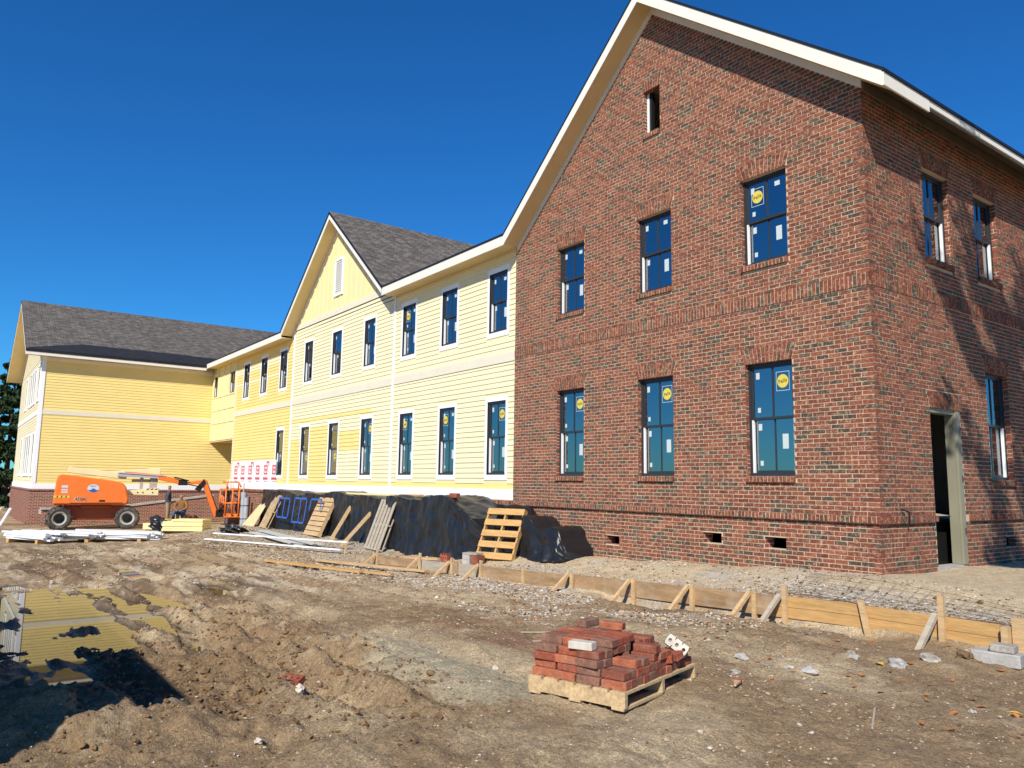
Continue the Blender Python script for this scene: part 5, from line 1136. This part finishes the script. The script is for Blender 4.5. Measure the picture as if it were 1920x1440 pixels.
for k, (u_, hh, rad, m, lb) in enumerate(((-27.75, 1.5, .11, 'galv', 'tall thick grey pipe standing left of its twin by the passage'), (-27.35, 1.25, .1, 'galv', 'shorter thick grey pipe standing right of its twin by the passage'), (-30.8, 2.0, .04, 'pvc', 'thin white pipe standing behind the lift basket, left one'), (-30.4, 2.05, .04, 'pvc', 'thin white pipe standing behind the lift basket, right one'), (-28.3, 1.9, .025, 'galv', 'thin grey rod standing behind the thick pipes'))):
    y_ = -.35 if k < 2 else -.2; mb = MB(); mb.tube((0, 0, 0), (0, 0, hh), rad, n=14); 
    o = mb.build('standing_pipe', m, smooth=False); o.location = gp(u_, y_, -.05); tag(o, lb, 'pipe')
    if k < 2:
        for z_ in (.35, .9): mb = MB(); mb.tube((0, 0, z_), (0, 0, z_ + .03), rad + .008, n=14); mb.build('strap', 'black', o)

# ---------------------------------------------------------------- container left of the view (casts the straight-edged shadow over the puddle)
ct = thing('storage_container', 'grey steel site container standing just left of the view, shading the puddle', 'container', (1.5, -11.86, -.62))
mb = MB(); mb.box(-6.0, 0, -2.4, 0, .12, 2.62); mb.build('body', 'container', ct)
for i in range(28): mb = MB(); mb.box(-5.9 + i * .21, -5.8 + i * .21, .0, .03, .25, 2.5); mb.build('corrugation', 'container', ct)
for x_ in (-5.9, -.1): mb = MB(); mb.box(x_ - .1, x_ + .1, -2.3, -.1, -.1, .12); mb.build('skid', 'steel', ct)

# ---------------------------------------------------------------- stones, gravel, clods, litter
def rocks(name, pts, sizes, mats, seed, flat=.6):
    r = np.random.default_rng(seed); base = np.array([(1, 0, 0), (-1, 0, 0), (0, 1, 0), (0, -1, 0), (0, 0, 1), (0, 0, -1), (.6, .6, .55), (-.6, .6, .5), (.6, -.6, .5), (-.6, -.6, .55)])
    fc = [(0, 6, 8), (0, 2, 6), (6, 2, 7), (6, 7, 4), (8, 6, 4), (8, 4, 9), (9, 4, 7), (9, 7, 1), (7, 2, 1), (8, 9, 3), (9, 1, 3), (0, 8, 3), (0, 5, 2), (2, 5, 1), (1, 5, 3), (3, 5, 0)]
    n_ = len(pts); a = r.random(n_) * 6.283; ca, sa = np.cos(a), np.sin(a); b = base[None] * (1 + .35 * r.normal(size=(n_, 10, 3))) * np.array([1, .75, flat])
    v = np.stack([b[..., 0] * ca[:, None] - b[..., 1] * sa[:, None], b[..., 0] * sa[:, None] + b[..., 1] * ca[:, None], b[..., 2]], -1) * np.asarray(sizes)[:, None, None] + np.asarray(pts)[:, None, :]
    F = (np.array(fc)[None] + (np.arange(n_) * 10)[:, None, None]).reshape(-1, 3); me = bpy.data.meshes.new(name); me.from_pydata(v.reshape(-1, 3).tolist(), [], F.tolist())
    for m in mats: me.materials.append(M[m])
    me.polygons.foreach_set('material_index', np.repeat(r.integers(0, len(mats), n_), len(fc))); me.update(); return stuff(link(name, me))
rg = np.random.default_rng(3)
def scatter(n_, x0, x1, y0, y1, dens=None):
    x = rg.uniform(x0, x1, n_); y = rg.uniform(y0, y1, n_)
    if dens is not None: k_ = rg.random(n_) < dens(x, y); x, y = x[k_], y[k_]
    return x, y
x1_, y1_ = scatter(16000, -11, 3.4, -2.2, -.15, lambda x, y: .25 + .75 * (x > -1.5) * (y < -.8)); x2_, y2_ = scatter(22000, -14, .5, -5.0, -2.35, lambda x, y: np.clip(sstep(.1, .5, fbm(x * .9, y * 1.4, 3, 7) + .9 * np.exp(-((y + 3.2) / 1.0) ** 2 - ((x + 6.5) / 5) ** 2)), 0, 1) * .9 + .04)
x3_, y3_ = scatter(18000, -7, 4.6, -10.4, -2.4, lambda x, y: .25 + .75 * (fbm(x * .9, y * 1.3, 3, 2) > .02)); x4_, y4_ = scatter(9000, -24, -11, -4.5, -1.0)
x5_, y5_ = scatter(12000, -21, -6, -9.5, -3.4, lambda x, y: .15 + .85 * (fbm(x * .6, y * 1.6, 3, 5) > .08)); X_ = np.concatenate([x1_, x2_, x3_, x4_, x5_]); Y_ = np.concatenate([y1_, y2_, y3_, y4_, y5_]); sz_ = rg.gamma(2.5, .0042, len(X_)) + .004; sz_[len(x1_) + len(x2_):len(x1_) + len(x2_) + len(x3_)] *= .5
rocks('gravel', np.stack([X_, Y_, H(X_, Y_) + sz_ * .2], 1), np.clip(sz_, .004, .04), ['gravel0', 'gravel1', 'gravel1', 'clod'], 5)
xc, yc = scatter(10000, -6, 1.6, -10.6, -7.2, lambda x, y: sstep(2.0, -.8, x - .25 * (y + 9)) * (.3 + .7 * (fbm(x * 1.5, y * 1.5, 3, 4) > 0))); sc_ = rg.gamma(1.4, .0058, len(xc)) + .004
keep = np.ones(len(xc), bool)
for p in PUD[:2]: keep &= pud_mask(xc, yc, p) < .4
xc, yc, sc_ = xc[keep], yc[keep], sc_[keep]
rocks('mud_clods', np.stack([xc, yc, H(xc, yc) + sc_ * .15], 1), np.clip(sc_, .005, .055), ['clod'], 6, .8)
xl_, yl_ = scatter(900, -6, 4.5, -5.2, -2.4, lambda x, y: .25 + .75 * np.exp(-(((x + 4.2) / .7) ** 2 + ((y + 3.6) / .5) ** 2)))
nl = len(xl_); a = rg.random(nl) * 6.28; s = .02 + .025 * rg.random(nl); zl = H(xl_, yl_) + .012; ca, sa = np.cos(a) * s, np.sin(a) * s; t1_, t2_ = rg.uniform(-.015, .02, nl), rg.uniform(-.01, .02, nl)
v = np.stack([np.stack([xl_ + ca, yl_ + sa, zl + t1_], 1), np.stack([xl_ - sa * .6, yl_ + ca * .6, zl], 1), np.stack([xl_ - ca, yl_ - sa, zl + t2_], 1), np.stack([xl_ + sa * .6, yl_ - ca * .6, zl + .006], 1)], 1).reshape(-1, 3)
me = bpy.data.meshes.new('fallen_leaves'); me.from_pydata(v.tolist(), [], np.arange(nl * 4).reshape(-1, 4).tolist()); me.materials.append(M['leaf_o']); stuff(link('fallen_leaves', me))
# larger stones and rubble one can point at
ST = [(1.14, -4.65, .085, 'blocky pale concrete chunk left of the other rubble', 'concrete'), (1.47, -5.18, .07, 'rounded pale stone lying alone on smooth mud', 'stone'), (1.78, -4.56, .11, 'jagged grey rubble lump in the middle of the right-hand mud', 'concrete'), (1.60, -4.62, .06, 'small grey stone just left of the jagged rubble lump', 'concrete'),
      (1.67, -3.72, .10, 'upright grey rubble piece beside a yellow leaf', 'stone'), (2.08, -3.65, .12, 'flat grey rubble slab right of the upright piece', 'concrete'), (2.22, -3.38, .11, 'flat grey rubble slab nearest the concrete block', 'stone'), (2.32, -2.95, .10, 'brown stone against the right end of the form', 'clod'), (-.04, -6.6, .05, 'small white stone left of the brick pallet', 'gravel0'), (.78, -9.0, .05, 'pale stone on the mud at the lower left', 'gravel0'),
      (-.1, -8.4, .07, 'broken pale block fragment among mud clods', 'cream_brick'), (2.55, -5.9, .03, 'tiny white pebble on the smooth mud right of the pallet', 'gravel0'), (3.1, -4.6, .035, 'tiny pale pebble at the far right of the mud', 'gravel0')]
for k, (x_, y_, r_, lb, m) in enumerate(ST): blob('loose_stone', lb, 'stone', gp(x_, y_, r_ * .1), r_ * .68, r_ * .5, r_ * .42, m, 30 + k, .75, sub=2)
pb = thing('paint_brush', 'old paint brush with red bristles lying on the smooth mud', 'brush', gp(1.72, -5.48, .015), R(-60))
mb = MB(); mb.box(-.07, .0, -.03, .03, 0, .02); mb.build('bristles', 'lbrick2', pb); mb = MB(); mb.hexa([(.0, -.025, 0), (.13, -.008, 0), (.13, .008, 0), (.0, .025, 0), (.0, -.025, .018), (.13, -.008, .014), (.13, .008, .014), (.0, .025, .018)]); mb.build('handle', 'wood', pb)
lb_ = cored('broken dark red cored brick half sunk in the mud clods', gp(-.75, -8.2, .04), (R(20), 0, R(30)), 'lbrick1', 3, .19, .09, .06)
for k, (xa, ya, xb, yb_) in enumerate(((-1.0, -5.6, -.75, -5.2), (-.6, -5.75, -.45, -5.35), (.3, -9.0, .1, -8.75), (2.9, -5.6, 2.7, -5.2))):
    plank(['thin twig lying left of the brick pallet, upper one', 'thin twig lying left of the brick pallet, lower one', 'pale stick lying among the mud clods', 'thin twig lying on the smooth mud at the right'][k], gp(xa, ya, .012), gp(xb, yb_, .015), .012, .01, 'woodg', 'twig', 'twig')
yl2 = [(-.15, -9.15, 'yellow leaf on the mud beside the black shadow'), (1.95, -3.75, 'yellow leaf beside the upright rubble piece'), (3.3, -4.4, 'yellow strip lying at the right edge of the mud')]
M['leaf_y'] = mat('yellow_leaf', (.62, .42, .06), .8, .2)
for x_, y_, lb in yl2:
    mb = MB(); mb.face([(-.06, 0, 0), (0, -.03, .015), (.06, 0, .005), (0, .035, .02)]); o = mb.build('leaf', 'leaf_y', fix=False); o.location = gp(x_, y_, .02); o.rotation_euler = (0, 0, x_ * 3); tag(o, lb, 'leaf')
flip_fix(brick)
